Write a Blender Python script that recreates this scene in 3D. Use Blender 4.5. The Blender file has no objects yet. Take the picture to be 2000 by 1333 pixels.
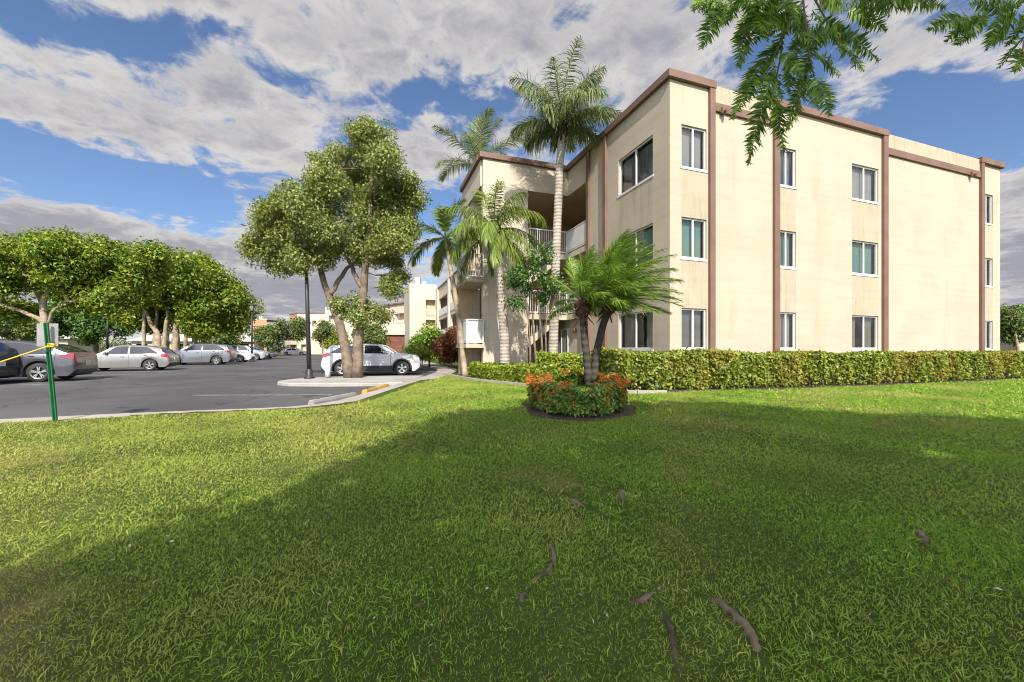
import bpy, bmesh, math, random
import numpy as np
from mathutils import Vector, Matrix
R = math.radians
scene = bpy.context.scene
COL = scene.collection
RNG = np.random.default_rng(7)
F = 778.0; CX = 1000.0; HY = 682.0; CZ = 1.25
SUN_AZ, SUN_EL = -7.0, 40.0          # light travels along +Y turned this much to the right, this high

def ray(x, y, Y):                    # point at depth Y seen in direction (x, y) of the 2000 px survey
    return Vector(((x-CX)/F*Y, Y, CZ+(HY-y)/F*Y))

# ------------------------------------------------------------------ object helpers
def tag(o, label=None, cat=None, group=None, kind=None):
    if label: o['label'] = label
    if cat: o['category'] = cat
    if group: o['group'] = group
    if kind: o['kind'] = kind
    return o

def empty(name, loc, rz=0.0, label=None, cat=None, group=None):
    o = bpy.data.objects.new(name, None); COL.objects.link(o)
    o.location = loc; o.rotation_euler = (0, 0, rz); o.empty_display_size = .3
    return tag(o, label, cat, group)

def link_mesh(name, me, mats, parent=None, smooth=False):
    if not isinstance(mats, (list, tuple)): mats = [mats]
    for m in mats: me.materials.append(m)
    if smooth:
        me.polygons.foreach_set('use_smooth', [True]*len(me.polygons))
    o = bpy.data.objects.new(name, me); COL.objects.link(o)
    if parent: o.parent = parent
    return o

def np_obj(name, V, Q, mats, parent=None, smooth=False):      # quads from numpy
    me = bpy.data.meshes.new(name)
    V = np.ascontiguousarray(V, np.float32); Q = np.ascontiguousarray(Q, np.int32)
    k = Q.shape[1]
    me.vertices.add(len(V)); me.vertices.foreach_set('co', V.ravel())
    me.loops.add(Q.size); me.loops.foreach_set('vertex_index', Q.ravel())
    me.polygons.add(len(Q)); me.polygons.foreach_set('loop_start', np.arange(0, Q.size, k, dtype=np.int32))
    me.update(calc_edges=True); me.validate()
    return link_mesh(name, me, mats, parent, smooth)

class MB:
    def __init__(s): s.v = []; s.f = []; s.m = []; s.st = []; s.cur = 0; s.stain = 0.0
    def face(s, pts):
        n = len(s.v); s.v += [tuple(p) for p in pts]; s.f.append(tuple(range(n, n+len(pts))))
        s.m.append(s.cur); s.st.append(s.stain)
    def box(s, x0, x1, y0, y1, z0, z1):
        p = [(x0,y0,z0),(x1,y0,z0),(x1,y1,z0),(x0,y1,z0),(x0,y0,z1),(x1,y0,z1),(x1,y1,z1),(x0,y1,z1)]
        for q in ((0,3,2,1),(4,5,6,7),(0,1,5,4),(1,2,6,5),(2,3,7,6),(3,0,4,7)): s.face([p[i] for i in q])
    def bar(s, a, b, w, h, up=(0,0,1)):      # box beam from a to b
        a, b = Vector(a), Vector(b); d = (b-a).normalized(); up = Vector(up)
        if abs(d.dot(up)) > .98: up = Vector((1,0,0))
        r = d.cross(up).normalized()*w/2; u = r.cross(d).normalized()*h/2
        p = [a-r-u,a+r-u,a+r+u,a-r+u,b-r-u,b+r-u,b+r+u,b-r+u]
        for q in ((0,3,2,1),(4,5,6,7),(0,1,5,4),(1,2,6,5),(2,3,7,6),(3,0,4,7)): s.face([p[i] for i in q])
    def prism(s, poly, z0, z1, bevel=0.0):
        n = len(poly)
        ar = sum(poly[i][0]*poly[(i+1)%n][1]-poly[(i+1)%n][0]*poly[i][1] for i in range(n))
        if ar < 0: poly = poly[::-1]
        top = poly
        if bevel:
            c = Vector((sum(p[0] for p in poly)/n, sum(p[1] for p in poly)/n))
            top = []
            for i in range(n):
                a, b, d = Vector(poly[i-1][:2]), Vector(poly[i][:2]), Vector(poly[(i+1)%n][:2])
                t = ((b-a).normalized()+(d-b).normalized()); t = t.normalized() if t.length > 1e-6 else (b-a).normalized()
                top.append(tuple(b+Vector((-t.y, t.x))*bevel))
        for i in range(n):
            a, b = poly[i], poly[(i+1)%n]; c, d = top[i], top[(i+1)%n]
            s.face([(a[0],a[1],z0),(b[0],b[1],z0),(b[0],b[1],z1-bevel),(a[0],a[1],z1-bevel)])
            if bevel: s.face([(a[0],a[1],z1-bevel),(b[0],b[1],z1-bevel),(d[0],d[1],z1),(c[0],c[1],z1)])
        s.face([(p[0],p[1],z1) for p in top])
    def tube(s, pts, rad, seg=8, cap=True, jit=0.0, rng=None):
        pts = [Vector(p) for p in pts]; n = len(pts)
        if not hasattr(rad, '__len__'): rad = [rad]*n
        ref = Vector((0,0,1)) if abs((pts[-1]-pts[0]).normalized().z) < .9 else Vector((1,0,0))
        b = len(s.v)
        for i, p in enumerate(pts):
            d = (pts[min(i+1,n-1)]-pts[max(i-1,0)]).normalized()
            x = d.cross(ref).normalized(); y = d.cross(x).normalized()
            for k in range(seg):
                a = 2*math.pi*k/seg; r = rad[i]*(1+(jit*(rng.random()-.5) if rng is not None else 0))
                s.v.append(tuple(p+x*math.cos(a)*r+y*math.sin(a)*r))
        for i in range(n-1):
            for k in range(seg):
                k2 = (k+1)%seg
                s.f.append((b+i*seg+k, b+(i+1)*seg+k, b+(i+1)*seg+k2, b+i*seg+k2)); s.m.append(s.cur); s.st.append(s.stain)
        if cap:
            s.f.append(tuple(b+k for k in range(seg))); s.m.append(s.cur); s.st.append(s.stain)
            s.f.append(tuple(b+(n-1)*seg+k for k in range(seg))[::-1]); s.m.append(s.cur); s.st.append(s.stain)
    def lathe(s, prof, c=(0,0,0), axis='z', seg=24):
        b = len(s.v); n = len(prof)
        for k in range(seg):
            a = 2*math.pi*k/seg
            for r, h in prof:
                if axis == 'z': p = (c[0]+r*math.cos(a), c[1]+r*math.sin(a), c[2]+h)
                else: p = (c[0]+r*math.cos(a), c[1]+h, c[2]+r*math.sin(a))
                s.v.append(p)
        for k in range(seg):
            k2 = (k+1)%seg
            for i in range(n-1):
                s.f.append((b+k*n+i, b+k2*n+i, b+k2*n+i+1, b+k*n+i+1)); s.m.append(s.cur); s.st.append(s.stain)
    def grid_wall(s, O, U, N, L, z0, z1, holes, depth, stain=False, cuts=()):
        # facade O + U*a + z with rectangular openings (a0,a1,b0,b1) and reveals going inward by depth
        O, U, N = Vector(O), Vector(U), Vector(N)
        P = lambda a, z, d=0.0: O+U*a+Vector((0,0,z))-N*d
        A = sorted({0.0, L, *cuts, *[h[0] for h in holes], *[h[1] for h in holes]})
        B = sorted({z0, z1, *[h[2] for h in holes], *[h[3] for h in holes]})
        flip = U.cross(Vector((0,0,1))).dot(N) < 0
        def q(a, b, c, d):
            s.face([a, b, c, d] if not flip else [d, c, b, a])
        for i in range(len(A)-1):
            for j in range(len(B)-1):
                am, bm = (A[i]+A[i+1])/2, (B[j]+B[j+1])/2
                if any(h[0] < am < h[1] and h[2] < bm < h[3] for h in holes): continue
                s.stain = 1.0 if stain and any(abs(h[0]-A[i]) < .02 and abs(h[1]-A[i+1]) < .02 and abs(h[2]-B[j+1]) < .02 for h in holes) and B[j] > z0+.1 else 0.0
                q(P(A[i],B[j]), P(A[i+1],B[j]), P(A[i+1],B[j+1]), P(A[i],B[j+1]))
        s.stain = 0.0
        for a0, a1, b0, b1 in holes:
            q(P(a0,b0), P(a0,b1), P(a0,b1,depth), P(a0,b0,depth))
            q(P(a1,b1), P(a1,b0), P(a1,b0,depth), P(a1,b1,depth))
            q(P(a1,b0), P(a0,b0), P(a0,b0,depth), P(a1,b0,depth))
            q(P(a0,b1), P(a1,b1), P(a1,b1,depth), P(a0,b1,depth))
    def build(s, name, mats, parent=None, smooth=False, bevel=0.0):
        me = bpy.data.meshes.new(name); me.from_pydata(s.v, [], s.f)
        me.polygons.foreach_set('material_index', s.m)
        if any(s.st):
            at = me.attributes.new('stain', 'FLOAT', 'FACE'); at.data.foreach_set('value', s.st)
        o = link_mesh(name, me, mats, parent, smooth)
        if bevel:
            bm = bmesh.new(); bm.from_mesh(me); bmesh.ops.remove_doubles(bm, verts=bm.verts, dist=1e-5)
            bmesh.ops.recalc_face_normals(bm, faces=bm.faces); bm.to_mesh(me); bm.free()
            md = o.modifiers.new('bevel', 'BEVEL'); md.width = bevel; md.segments = 2; md.limit_method = 'ANGLE'
        return o

# ------------------------------------------------------------------ materials
def new_mat(name):
    m = bpy.data.materials.new(name); m.use_nodes = True
    nt = m.node_tree; return m, nt, nt.nodes['Principled BSDF']
def nd(nt, t, **kw):
    n = nt.nodes.new(t)
    for k, v in kw.items():
        if k in n.inputs: n.inputs[k].default_value = v
        else: setattr(n, k, v)
    return n
def ramp(nt, fac, stops):
    r = nt.nodes.new('ShaderNodeValToRGB'); e = r.color_ramp.elements
    while len(e) < len(stops): e.new(.5)
    for i, (p, c) in enumerate(stops): e[i].position = p; e[i].color = (*c, 1)
    nt.links.new(fac, r.inputs[0]); return r.outputs[0]
def mixc(nt, fac, a, b, mode='MIX'):
    m = nt.nodes.new('ShaderNodeMix'); m.data_type = 'RGBA'; m.blend_type = mode
    for v, i in ((fac, 0), (a, 6), (b, 7)):
        if hasattr(v, 'is_output'): nt.links.new(v, m.inputs[i])
        elif i == 0: m.inputs[0].default_value = v
        else: m.inputs[i].default_value = (*v, 1)
    return m.outputs[2]
def math_n(nt, op, a, b=None, c=None, clamp=False):
    m = nt.nodes.new('ShaderNodeMath'); m.operation = op; m.use_clamp = clamp
    for i, v in enumerate((a, b, c)):
        if v is None: continue
        if hasattr(v, 'is_output'): nt.links.new(v, m.inputs[i])
        else: m.inputs[i].default_value = v
    return m.outputs[0]
def noise(nt, vec, scale, detail=4, rough=.55, dist=0.0):
    n = nd(nt, 'ShaderNodeTexNoise', Scale=scale, Detail=detail, Roughness=rough, Distortion=dist)
    if vec is not None: nt.links.new(vec, n.inputs['Vector'])
    return n.outputs['Fac']
def coords(nt, sx=1, sy=1, sz=1, kind='Object'):
    t = nt.nodes.new('ShaderNodeTexCoord'); mp = nt.nodes.new('ShaderNodeMapping')
    mp.inputs['Scale'].default_value = (sx, sy, sz); nt.links.new(t.outputs[kind], mp.inputs[0]); return mp.outputs[0]
def mapr(nt, v, a, b, c=0.0, d=1.0, smooth=True):
    n = nt.nodes.new('ShaderNodeMapRange'); n.interpolation_type = 'SMOOTHSTEP' if smooth else 'LINEAR'
    nt.links.new(v, n.inputs[0])
    for i, x in enumerate((a, b, c, d)): n.inputs[i+1].default_value = x
    return n.outputs[0]
def bump(nt, p, h, strength, dist):
    b = nd(nt, 'ShaderNodeBump', Strength=strength, Distance=dist); nt.links.new(h, b.inputs['Height'])
    nt.links.new(b.outputs[0], p.inputs['Normal'])

def simple(name, c, rough=.6, c2=None, scale=3.0, metal=0.0, bumps=0.0, bscale=40, spec=None, detail=5, coat=0.0):
    m, nt, p = new_mat(name)
    p.inputs['Roughness'].default_value = rough; p.inputs['Metallic'].default_value = metal
    if spec is not None: p.inputs['Specular IOR Level'].default_value = spec
    if coat: p.inputs['Coat Weight'].default_value = coat; p.inputs['Coat Roughness'].default_value = .04
    v = coords(nt)
    c2 = c2 or tuple(x*.82 for x in c)
    n = mapr(nt, noise(nt, v, scale, detail), .3, .7)
    nt.links.new(mixc(nt, n, c, c2), p.inputs['Base Color'])
    if bumps: bump(nt, p, noise(nt, v, bscale, 4), bumps, .02)
    return m

def leaf_mat(name, cols, trans=.3, rough=.45, patch=None, pscale=.35):
    m, nt, p = new_mat(name)
    g = nt.nodes.new('ShaderNodeNewGeometry')
    n = len(cols)
    col = ramp(nt, g.outputs['Random Per Island'], [(i/(n-1), c) for i, c in enumerate(cols)])
    if patch:
        col = mixc(nt, mapr(nt, noise(nt, coords(nt), pscale, 3), .42, .66), col, mixc(nt, .6, col, patch))
    nt.links.new(col, p.inputs['Base Color']); p.inputs['Roughness'].default_value = rough
    p.inputs['Specular IOR Level'].default_value = .35
    t = nt.nodes.new('ShaderNodeBsdfTranslucent'); nt.links.new(mixc(nt, .5, col, (.35,.45,.04), 'SCREEN') if False else col, t.inputs[0])
    mx = nt.nodes.new('ShaderNodeMixShader'); mx.inputs[0].default_value = trans
    nt.links.new(p.outputs[0], mx.inputs[1]); nt.links.new(t.outputs[0], mx.inputs[2])
    nt.links.new(mx.outputs[0], nt.nodes['Material Output'].inputs[0])
    return m

def stucco(name, c, stainc=(.23,.20,.10), streak=True):
    m, nt, p = new_mat(name)
    v = coords(nt)
    c2 = tuple(x*.90 for x in c)
    col = mixc(nt, mapr(nt, noise(nt, v, .55, 5), .35, .7), c, c2)
    # faint course lines of the blockwork under the render, each course a touch different
    mp = coords(nt, 0.35, 0.35, 5.0)
    col = mixc(nt, mapr(nt, noise(nt, mp, 1.0, 3), .48, .62, 0, .30), col, tuple(x*.8 for x in c))
    if streak:
        vs = coords(nt, 2.2, 2.2, .3)
        st = mapr(nt, noise(nt, vs, 2.2, 6, .65), .46, .72)
        at = nt.nodes.new('ShaderNodeAttribute'); at.attribute_name = 'stain'
        a = math_n(nt, 'MULTIPLY', at.outputs['Fac'], math_n(nt, 'MULTIPLY_ADD', st, .36, .16))
        col = mixc(nt, a, col, stainc)
        gen = mapr(nt, noise(nt, coords(nt, 1.2, 1.2, .22), 1.1, 6, .6), .54, .76, 0, .30)
        col = mixc(nt, gen, col, stainc)
    nt.links.new(col, p.inputs['Base Color']); p.inputs['Roughness'].default_value = .88
    p.inputs['Specular IOR Level'].default_value = .2
    bump(nt, p, noise(nt, v, 26, 6, .65), .35, .02)
    return m

M = {}
M['wall'] = stucco('cream stucco', (.475,.402,.305))
M['wall_stain'] = stucco('weathered cream stucco', (.47,.402,.302))
M['wall_far'] = stucco('pale cream stucco', (.55,.475,.37), streak=False)
M['tan'] = simple('tan stucco', (.60,.45,.27), .9, (.53,.39,.23), 1.5, bumps=.2)
M['trim'] = simple('terracotta trim paint', (.19,.108,.078), .7, (.15,.084,.06), 1.2, bumps=.15)
M['white'] = simple('white painted metal', (.62,.61,.58), .45, (.55,.54,.51), 2)
M['roof'] = simple('flat roof membrane', (.45,.43,.40), .9, (.36,.34,.32), .6)
M['slab'] = simple('painted slab edge', (.50,.43,.32), .8, (.42,.36,.27), 1.2)
M['dark'] = simple('dark interior', (.07,.055,.04), .8)
M['brown'] = simple('brown garage door', (.17,.055,.025), .6, (.13,.04,.02), 2)
M['orange'] = simple('terracotta wall', (.46,.25,.14), .85, (.40,.21,.12), .5)
M['curtain_grey'] = simple('grey blind', (.50,.49,.46), .8, (.42,.41,.39), .8)
M['curtain_green'] = simple('tinted film', (.33,.41,.36), .6, (.24,.32,.28), .8)
M['curtain_pale'] = simple('pale curtain', (.55,.47,.38), .85, (.42,.36,.30), 1.5)
M['screen'] = simple('insect screen', (.28,.27,.265), .6, (.21,.20,.20), 1.0)

def glass_mat(name, tint, refl=.16):
    m, nt, p = new_mat(name)
    t = nt.nodes.new('ShaderNodeBsdfTransparent'); t.inputs[0].default_value = (*tint, 1)
    g = nt.nodes.new('ShaderNodeBsdfGlossy'); g.inputs['Roughness'].default_value = .03
    fr = nt.nodes.new('ShaderNodeFresnel'); fr.inputs[0].default_value = 1.5
    f = math_n(nt, 'ADD', fr.outputs[0], refl, clamp=True)
    # slight waviness of old panes
    b = nd(nt, 'ShaderNodeBump', Strength=.04, Distance=.02); nt.links.new(noise(nt, coords(nt), 1.7, 2), b.inputs['Height'])
    nt.links.new(b.outputs[0], g.inputs['Normal'])
    mx = nt.nodes.new('ShaderNodeMixShader'); nt.links.new(f, mx.inputs[0])
    nt.links.new(t.outputs[0], mx.inputs[1]); nt.links.new(g.outputs[0], mx.inputs[2])
    nt.links.new(mx.outputs[0], nt.nodes['Material Output'].inputs[0]); return m
M['glass'] = glass_mat('window glass', (.82,.85,.83), .04)
M['glass_green'] = glass_mat('green tinted window glass', (.76,.87,.81), .04)

def asphalt():
    m, nt, p = new_mat('asphalt'); v = coords(nt)
    a = mapr(nt, noise(nt, v, .25, 6, .6), .35, .7)
    col = mixc(nt, a, (.055,.052,.054), (.10,.095,.094))
    sp = mapr(nt, noise(nt, v, 90, 2), .55, .75, 0, .5)
    col = mixc(nt, sp, col, (.17,.162,.158))
    oil = mapr(nt, noise(nt, v, .8, 4), .62, .72, 0, .65)
    col = mixc(nt, oil, col, (.025,.024,.025))
    vo = nd(nt, 'ShaderNodeTexVoronoi', Scale=.22); vo.feature = 'DISTANCE_TO_EDGE'
    ds = nd(nt, 'ShaderNodeVectorMath'); ds.operation = 'ADD'; nt.links.new(v, ds.inputs[0])
    nn = nd(nt, 'ShaderNodeTexNoise', Scale=1.3, Detail=5); nt.links.new(v, nn.inputs['Vector']); nt.links.new(nn.outputs['Color'], ds.inputs[1])
    nt.links.new(ds.outputs[0], vo.inputs['Vector'])
    cr = mapr(nt, vo.outputs['Distance'], .003, .009, .55, 0)
    col = mixc(nt, cr, col, (.02,.02,.02))
    nt.links.new(col, p.inputs['Base Color']); p.inputs['Roughness'].default_value = .8
    p.inputs['Specular IOR Level'].default_value = .3
    bump(nt, p, noise(nt, v, 120, 2), .3, .01); return m
M['asphalt'] = asphalt()
def concrete(name, c, c2):
    m, nt, p = new_mat(name); v = coords(nt)
    col = mixc(nt, mapr(nt, noise(nt, v, .9, 6, .65), .3, .7), c, c2)
    col = mixc(nt, mapr(nt, noise(nt, v, 5, 5, .7), .58, .75, 0, .5), col, tuple(x*.55 for x in c2))
    nt.links.new(col, p.inputs['Base Color']); p.inputs['Roughness'].default_value = .9
    bump(nt, p, noise(nt, v, 60, 4), .25, .01); return m
M['concrete'] = concrete('sidewalk concrete', (.36,.32,.265), (.27,.24,.20))
M['kerb'] = concrete('kerb concrete', (.38,.34,.28), (.29,.26,.21))
M['gravel'] = concrete('pale crushed shell', (.38,.35,.31), (.27,.25,.22))
M['stopgrey'] = concrete('wheel stop concrete', (.30,.28,.26), (.20,.19,.18))
M['yellow'] = simple('worn yellow paint', (.50,.31,.04), .7, (.32,.21,.06), 5)
M['line'] = simple('worn white road paint', (.42,.41,.39), .8, (.16,.155,.15), 6)
M['mulch'] = simple('brown bark mulch', (.085,.05,.032), .95, (.035,.022,.016), 14, bumps=1.0, bscale=30)
M['bark'] = simple('grey brown bark', (.23,.175,.12), .9, (.11,.08,.055), 5, bumps=.7, bscale=14)
M['bark_pale'] = simple('pale smooth bark', (.42,.34,.24), .85, (.22,.17,.12), 3, bumps=.5, bscale=10)
M['root'] = simple('weathered root bark', (.20,.15,.095), .9, (.05,.036,.025), 9, bumps=.9, bscale=25)
def palm_bark(name, c, c2):
    m, nt, p = new_mat(name); v = coords(nt)
    w = nd(nt, 'ShaderNodeTexWave', Scale=2.4, Distortion=2.2, Detail=3); w.bands_direction = 'Z'; nt.links.new(v, w.inputs['Vector'])
    col = mixc(nt, mapr(nt, w.outputs['Fac'], .05, .4), mixc(nt, .70, c2, c), c)
    col = mixc(nt, mapr(nt, noise(nt, v, 2.5, 5), .4, .7, 0, .8), col, tuple(x*.7 for x in c2))
    nt.links.new(col, p.inputs['Base Color']); p.inputs['Roughness'].default_value = .9
    bump(nt, p, w.outputs['Fac'], .5, .03); return m
M['palm_bark'] = palm_bark('ringed grey palm bark', (.40,.35,.29), (.27,.23,.18))
M['palm_rough'] = palm_bark('rough dark palm bark', (.062,.048,.037), (.045,.035,.027))
M['fibre'] = simple('brown palm fibre', (.13,.055,.035), .95, (.05,.022,.015), 12, bumps=1.0, bscale=18)
M['stem_green'] = simple('green crownshaft', (.13,.20,.05), .5, (.20,.22,.07), 2)
M['rachis'] = simple('frond stalk', (.22,.26,.07), .5, (.16,.17,.05), 3)

M['leaf_tree'] = leaf_mat('broad leaves', [(.11,.15,.035),(.20,.25,.06),(.32,.37,.10),(.45,.49,.17)], .3, .4, (.20,.22,.03), .5)
M['leaf_ficus'] = leaf_mat('yellow green leaves', [(.06,.12,.014),(.12,.205,.02),(.215,.30,.028),(.42,.43,.04)], .35, .4, (.27,.30,.02), .22)
M['leaf_dark'] = leaf_mat('dark green leaves', [(.03,.085,.016),(.06,.14,.024),(.10,.20,.04),(.16,.26,.055)], .25, .4)
M['leaf_far'] = leaf_mat('mid green leaves', [(.06,.10,.02),(.10,.15,.03),(.16,.21,.05),(.22,.25,.08)], .25, .5)
M['leaf_hedge'] = leaf_mat('hedge leaves', [(.05,.085,.012),(.12,.185,.02),(.24,.30,.03),(.42,.40,.05)], .3, .4, (.33,.25,.04), .55)
M['leaf_lime'] = leaf_mat('lime hedge leaves', [(.08,.14,.012),(.17,.25,.018),(.28,.34,.03),(.42,.42,.05)], .3, .4)
M['leaf_ixora'] = leaf_mat('ixora leaves', [(.05,.12,.018),(.09,.19,.025),(.16,.26,.03),(.30,.28,.045)], .25, .35)
M['flower'] = leaf_mat('orange ixora flowers', [(.62,.12,.025),(.72,.20,.035),(.68,.28,.06),(.58,.08,.025)], .3, .5)
M['croton'] = leaf_mat('red croton leaves', [(.10,.03,.02),(.22,.05,.03),(.30,.10,.03),(.10,.12,.03)], .25, .4)
M['palm_leaf'] = leaf_mat('palm leaflets', [(.07,.13,.02),(.13,.20,.03),(.21,.29,.045),(.31,.35,.075)], .3, .35)
M['palm_bright'] = leaf_mat('bright palm leaflets', [(.07,.17,.015),(.13,.26,.022),(.24,.37,.035),(.35,.45,.08)], .3, .35)
M['palm_grey'] = leaf_mat('wind bleached palm leaflets', [(.085,.12,.045),(.15,.20,.065),(.24,.29,.10),(.34,.36,.15)], .3, .4)
M['dead'] = leaf_mat('dead palm leaflets', [(.16,.10,.06),(.24,.17,.10),(.12,.07,.045)], .2, .7)
M['fern'] = leaf_mat('feathery leaflets', [(.075,.17,.02),(.14,.26,.03),(.22,.36,.04),(.33,.46,.06)], .42, .4)
M['twig'] = simple('grey hedge twigs', (.20,.16,.12), .9, (.10,.08,.06), 6)
# ------------------------------------------------------------------ terrain
def in_poly(x, y, poly):
    x = np.asarray(x, float); y = np.asarray(y, float); c = np.zeros(x.shape, bool); n = len(poly)
    for i in range(n):
        x0, y0 = poly[i]; x1, y1 = poly[(i+1)%n]
        hit = ((y0 > y) != (y1 > y)) & (x < (x1-x0)*(y-y0)/((y1-y0) if y1 != y0 else 1e-9)+x0)
        c ^= hit
    return c
EDGE = [(-46,-6.5),(-30,-1.2),(-20,2.1),(-12,4.75),(-9.6,5.6),(-7.9,6.22),(-6.9,6.65),(-5.8,7.03),(-4.9,7.25),(-4.1,7.4),(-3.5,7.65),(-3.15,8.1),(-3.03,8.8),(-3.02,10.2),(-3.03,12),(-2.98,14.5),(-2.85,17),(-2.8,19.5),(-3.0,22),(-3.6,24.5)]
OUTER = [(-46.5,-6.0),(-30.2,-.75),(-20.2,2.55),(-12.2,5.2),(-9.8,6.05),(-8.1,6.65),(-7.1,7.08),(-6.0,7.46),(-5.1,7.7),(-4.45,7.95),(-4.05,8.3),(-3.88,8.9),(-3.85,9.6),(-3.82,10.6),(-3.80,12.2),(-3.75,14.6),(-3.7,17),(-3.75,19.5),(-4.1,22),(-4.7,24.5)]
LAWN = EDGE + [(-11.0,46),(-12.6,51),(90,87),(90,-40),(-46,-40)]
# mid line of the kerb: the soil steps down under it
MID = [((a[0]+b[0])/2,(a[1]+b[1])/2) for a, b in zip(EDGE, OUTER)]
LAWN_MID = MID + LAWN[len(EDGE):]
def g_np(x, y):
    x = np.asarray(x, float); y = np.asarray(y, float)
    z = .095+.105*np.exp(-((x-2.0)**2+(y-8.5)**2)/28)
    z = z+.012*np.sin(x*.9+1.3)*np.sin(y*.8+.4)*np.exp(-((x)**2+(y-4)**2)/60)
    return z
def g(x, y): return float(g_np(x, y))
def on_ground(px, py, z=None):
    Y = 8.0
    for _ in range(30):
        X = (px-CX)/F*Y; h = CZ-(g(X, Y) if z is None else z); Y = .5*Y+.5*F*h/(py-HY)
    X = (px-CX)/F*Y
    return Vector((X, Y, g(X, Y) if z is None else z))

ISLAND = (1.15, 7.1)       # centre of the round planting bed
def lawn_mat():
    m, nt, p = new_mat('lawn soil and thatch'); v = coords(nt)
    a = mapr(nt, noise(nt, v, .7, 6, .65), .3, .7)
    col = mixc(nt, a, (.05,.075,.014), (.085,.11,.022))
    col = mixc(nt, mapr(nt, noise(nt, v, 18, 4, .7), .35, .7), col, mixc(nt, .5, col, (.035,.055,.01)))
    dry = mapr(nt, noise(nt, v, .42, 4, .6), .55, .68, 0, .8)
    col = mixc(nt, dry, col, (.19,.145,.065))
    nt.links.new(col, p.inputs['Base Color']); p.inputs['Roughness'].default_value = .95
    p.inputs['Specular IOR Level'].default_value = .1
    bump(nt, p, noise(nt, v, 35, 4, .7), .8, .03); return m
M['lawn'] = lawn_mat()
def axis(lo, hi, step, far):
    a = list(np.arange(lo, hi+1e-6, step)); d = step; x = hi; y = lo; b = []; c = []
    while x < far: d *= 1.35; x += d; y -= d; b.append(x); c.append(y)
    return np.array(c[::-1]+a+b)
gx = axis(-12, 26, .16, 1500); gy = axis(-6, 27, .16, 1500)
GX, GY = np.meshgrid(gx, gy, indexing='ij')
ins = in_poly(GX, GY, LAWN_MID)
GZ = np.where(ins, g_np(GX, GY), -.06)
nx, ny = GX.shape
idx = np.arange(nx*ny).reshape(nx, ny)
Q = np.stack([idx[:-1,:-1], idx[1:,:-1], idx[1:,1:], idx[:-1,1:]], -1).reshape(-1, 4)
tag(np_obj('ground', np.stack([GX, GY, GZ], -1).reshape(-1, 3), Q, M['lawn'], smooth=True), kind='structure')

# parking lot
D1 = Vector((-.328, .945, 0)); D2 = Vector((.945, .328, 0))
lot = [(a[0], a[1]) for a in MID] + [(-12.2,48.5),(-13.2,52),(-17.5,63),(-27,92),(-24,110),(-70,124),(-55,95),(-22.6,15),(-20.5,9),(-34,2)]
mb = MB(); mb.face([(x, y, 0.0) for x, y in lot]); tag(mb.build('parking_lot', M['asphalt']), kind='structure')
# sidewalk and kerb
def strip(name, a, b, z0, z1, mat_):
    mb = MB(); n = len(a)
    for i in range(n-1):
        A0, A1, B0, B1 = a[i], a[i+1], b[i], b[i+1]
        mb.face([(*A0,z1),(*A1,z1),(*B1,z1),(*B0,z1)]); mb.face([(*B0,z0),(*B0,z1),(*B1,z1),(*B1,z0)][::-1]); mb.face([(*A0,z0),(*A0,z1),(*A1,z1),(*A1,z0)])
    o = mb.build(name, mat_, bevel=0.0); bm = bmesh.new(); bm.from_mesh(o.data); bmesh.ops.remove_doubles(bm, verts=bm.verts, dist=1e-4)
    bmesh.ops.recalc_face_normals(bm, faces=bm.faces); bm.to_mesh(o.data); bm.free()
    md = o.modifiers.new('bevel', 'BEVEL'); md.width = .02; md.segments = 2; md.limit_method = 'ANGLE'
    return tag(o, kind='structure')
def resample(pts, n):
    P = [Vector(p) for p in pts]; L = [0]
    for i in range(1, len(P)): L.append(L[-1]+(P[i]-P[i-1]).length)
    out = []
    for k in range(n):
        s = L[-1]*k/(n-1); i = max(j for j in range(len(P)-1) if L[j] <= s+1e-9)
        f = (s-L[i])/(L[i+1]-L[i]); j0, j1, j2, j3 = max(i-1,0), i, i+1, min(i+2, len(P)-1)
        a, b, c, d = P[j0], P[j1], P[j2], P[j3]
        out.append(tuple(.5*((2*b)+(c-a)*f+(2*a-5*b+4*c-d)*f*f+(3*b-a-3*c+d)*f**3)))
    return out
kerb_a, kerb_b = EDGE[:10], OUTER[:10]
walk_a = EDGE[9:]+[(-6.2,32.0),(-10.6,45)]; walk_b = OUTER[9:]+[(-7.3,32.0),(-11.7,44.7)]
strip('kerb', EDGE[:10], OUTER[:10], -.1, .10, M['kerb'])
strip('sidewalk', walk_a, walk_b, -.1, .104, M['concrete'])
# painted stall lines (worn paint, 4 mm sheets)
def stripe(a, b, w=.10, z=.004):
    a, b = Vector(a), Vector(b); d = (b-a).normalized(); r = Vector((-d.y, d.x))*w/2
    mb.face([(*(a-r),z),(*(b-r),z),(*(b+r),z),(*(a+r),z)])
mb = MB()
stripe((-8.6,10.75),(-4.9,10.82)); stripe((-17.5,9.6),(-14,9.4))
for k in range(-1, 13):
    o = Vector((-16.0,14.2))+Vector((-.328,.945))*2.85*k
    stripe(o, o-Vector((.945,.328))*4.8)
for k in range(1, 8):
    o = Vector((-4.4,19.6))+Vector((-.328,.945))*2.85*k
    stripe(o, o-Vector((.945,.328))*4.6)
tag(mb.build('road_marking', M['line']), kind='structure')
# grass verge beyond the left row of cars
vp = [(-22.6,15.0),(-55,95),(-140,80),(-120,-10),(-34,2.2),(-20.5,9)]
mb = MB(); mb.prism(vp, -.2, .09, .03); tag(mb.build('grass_verge', M['lawn']), kind='structure')
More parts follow.
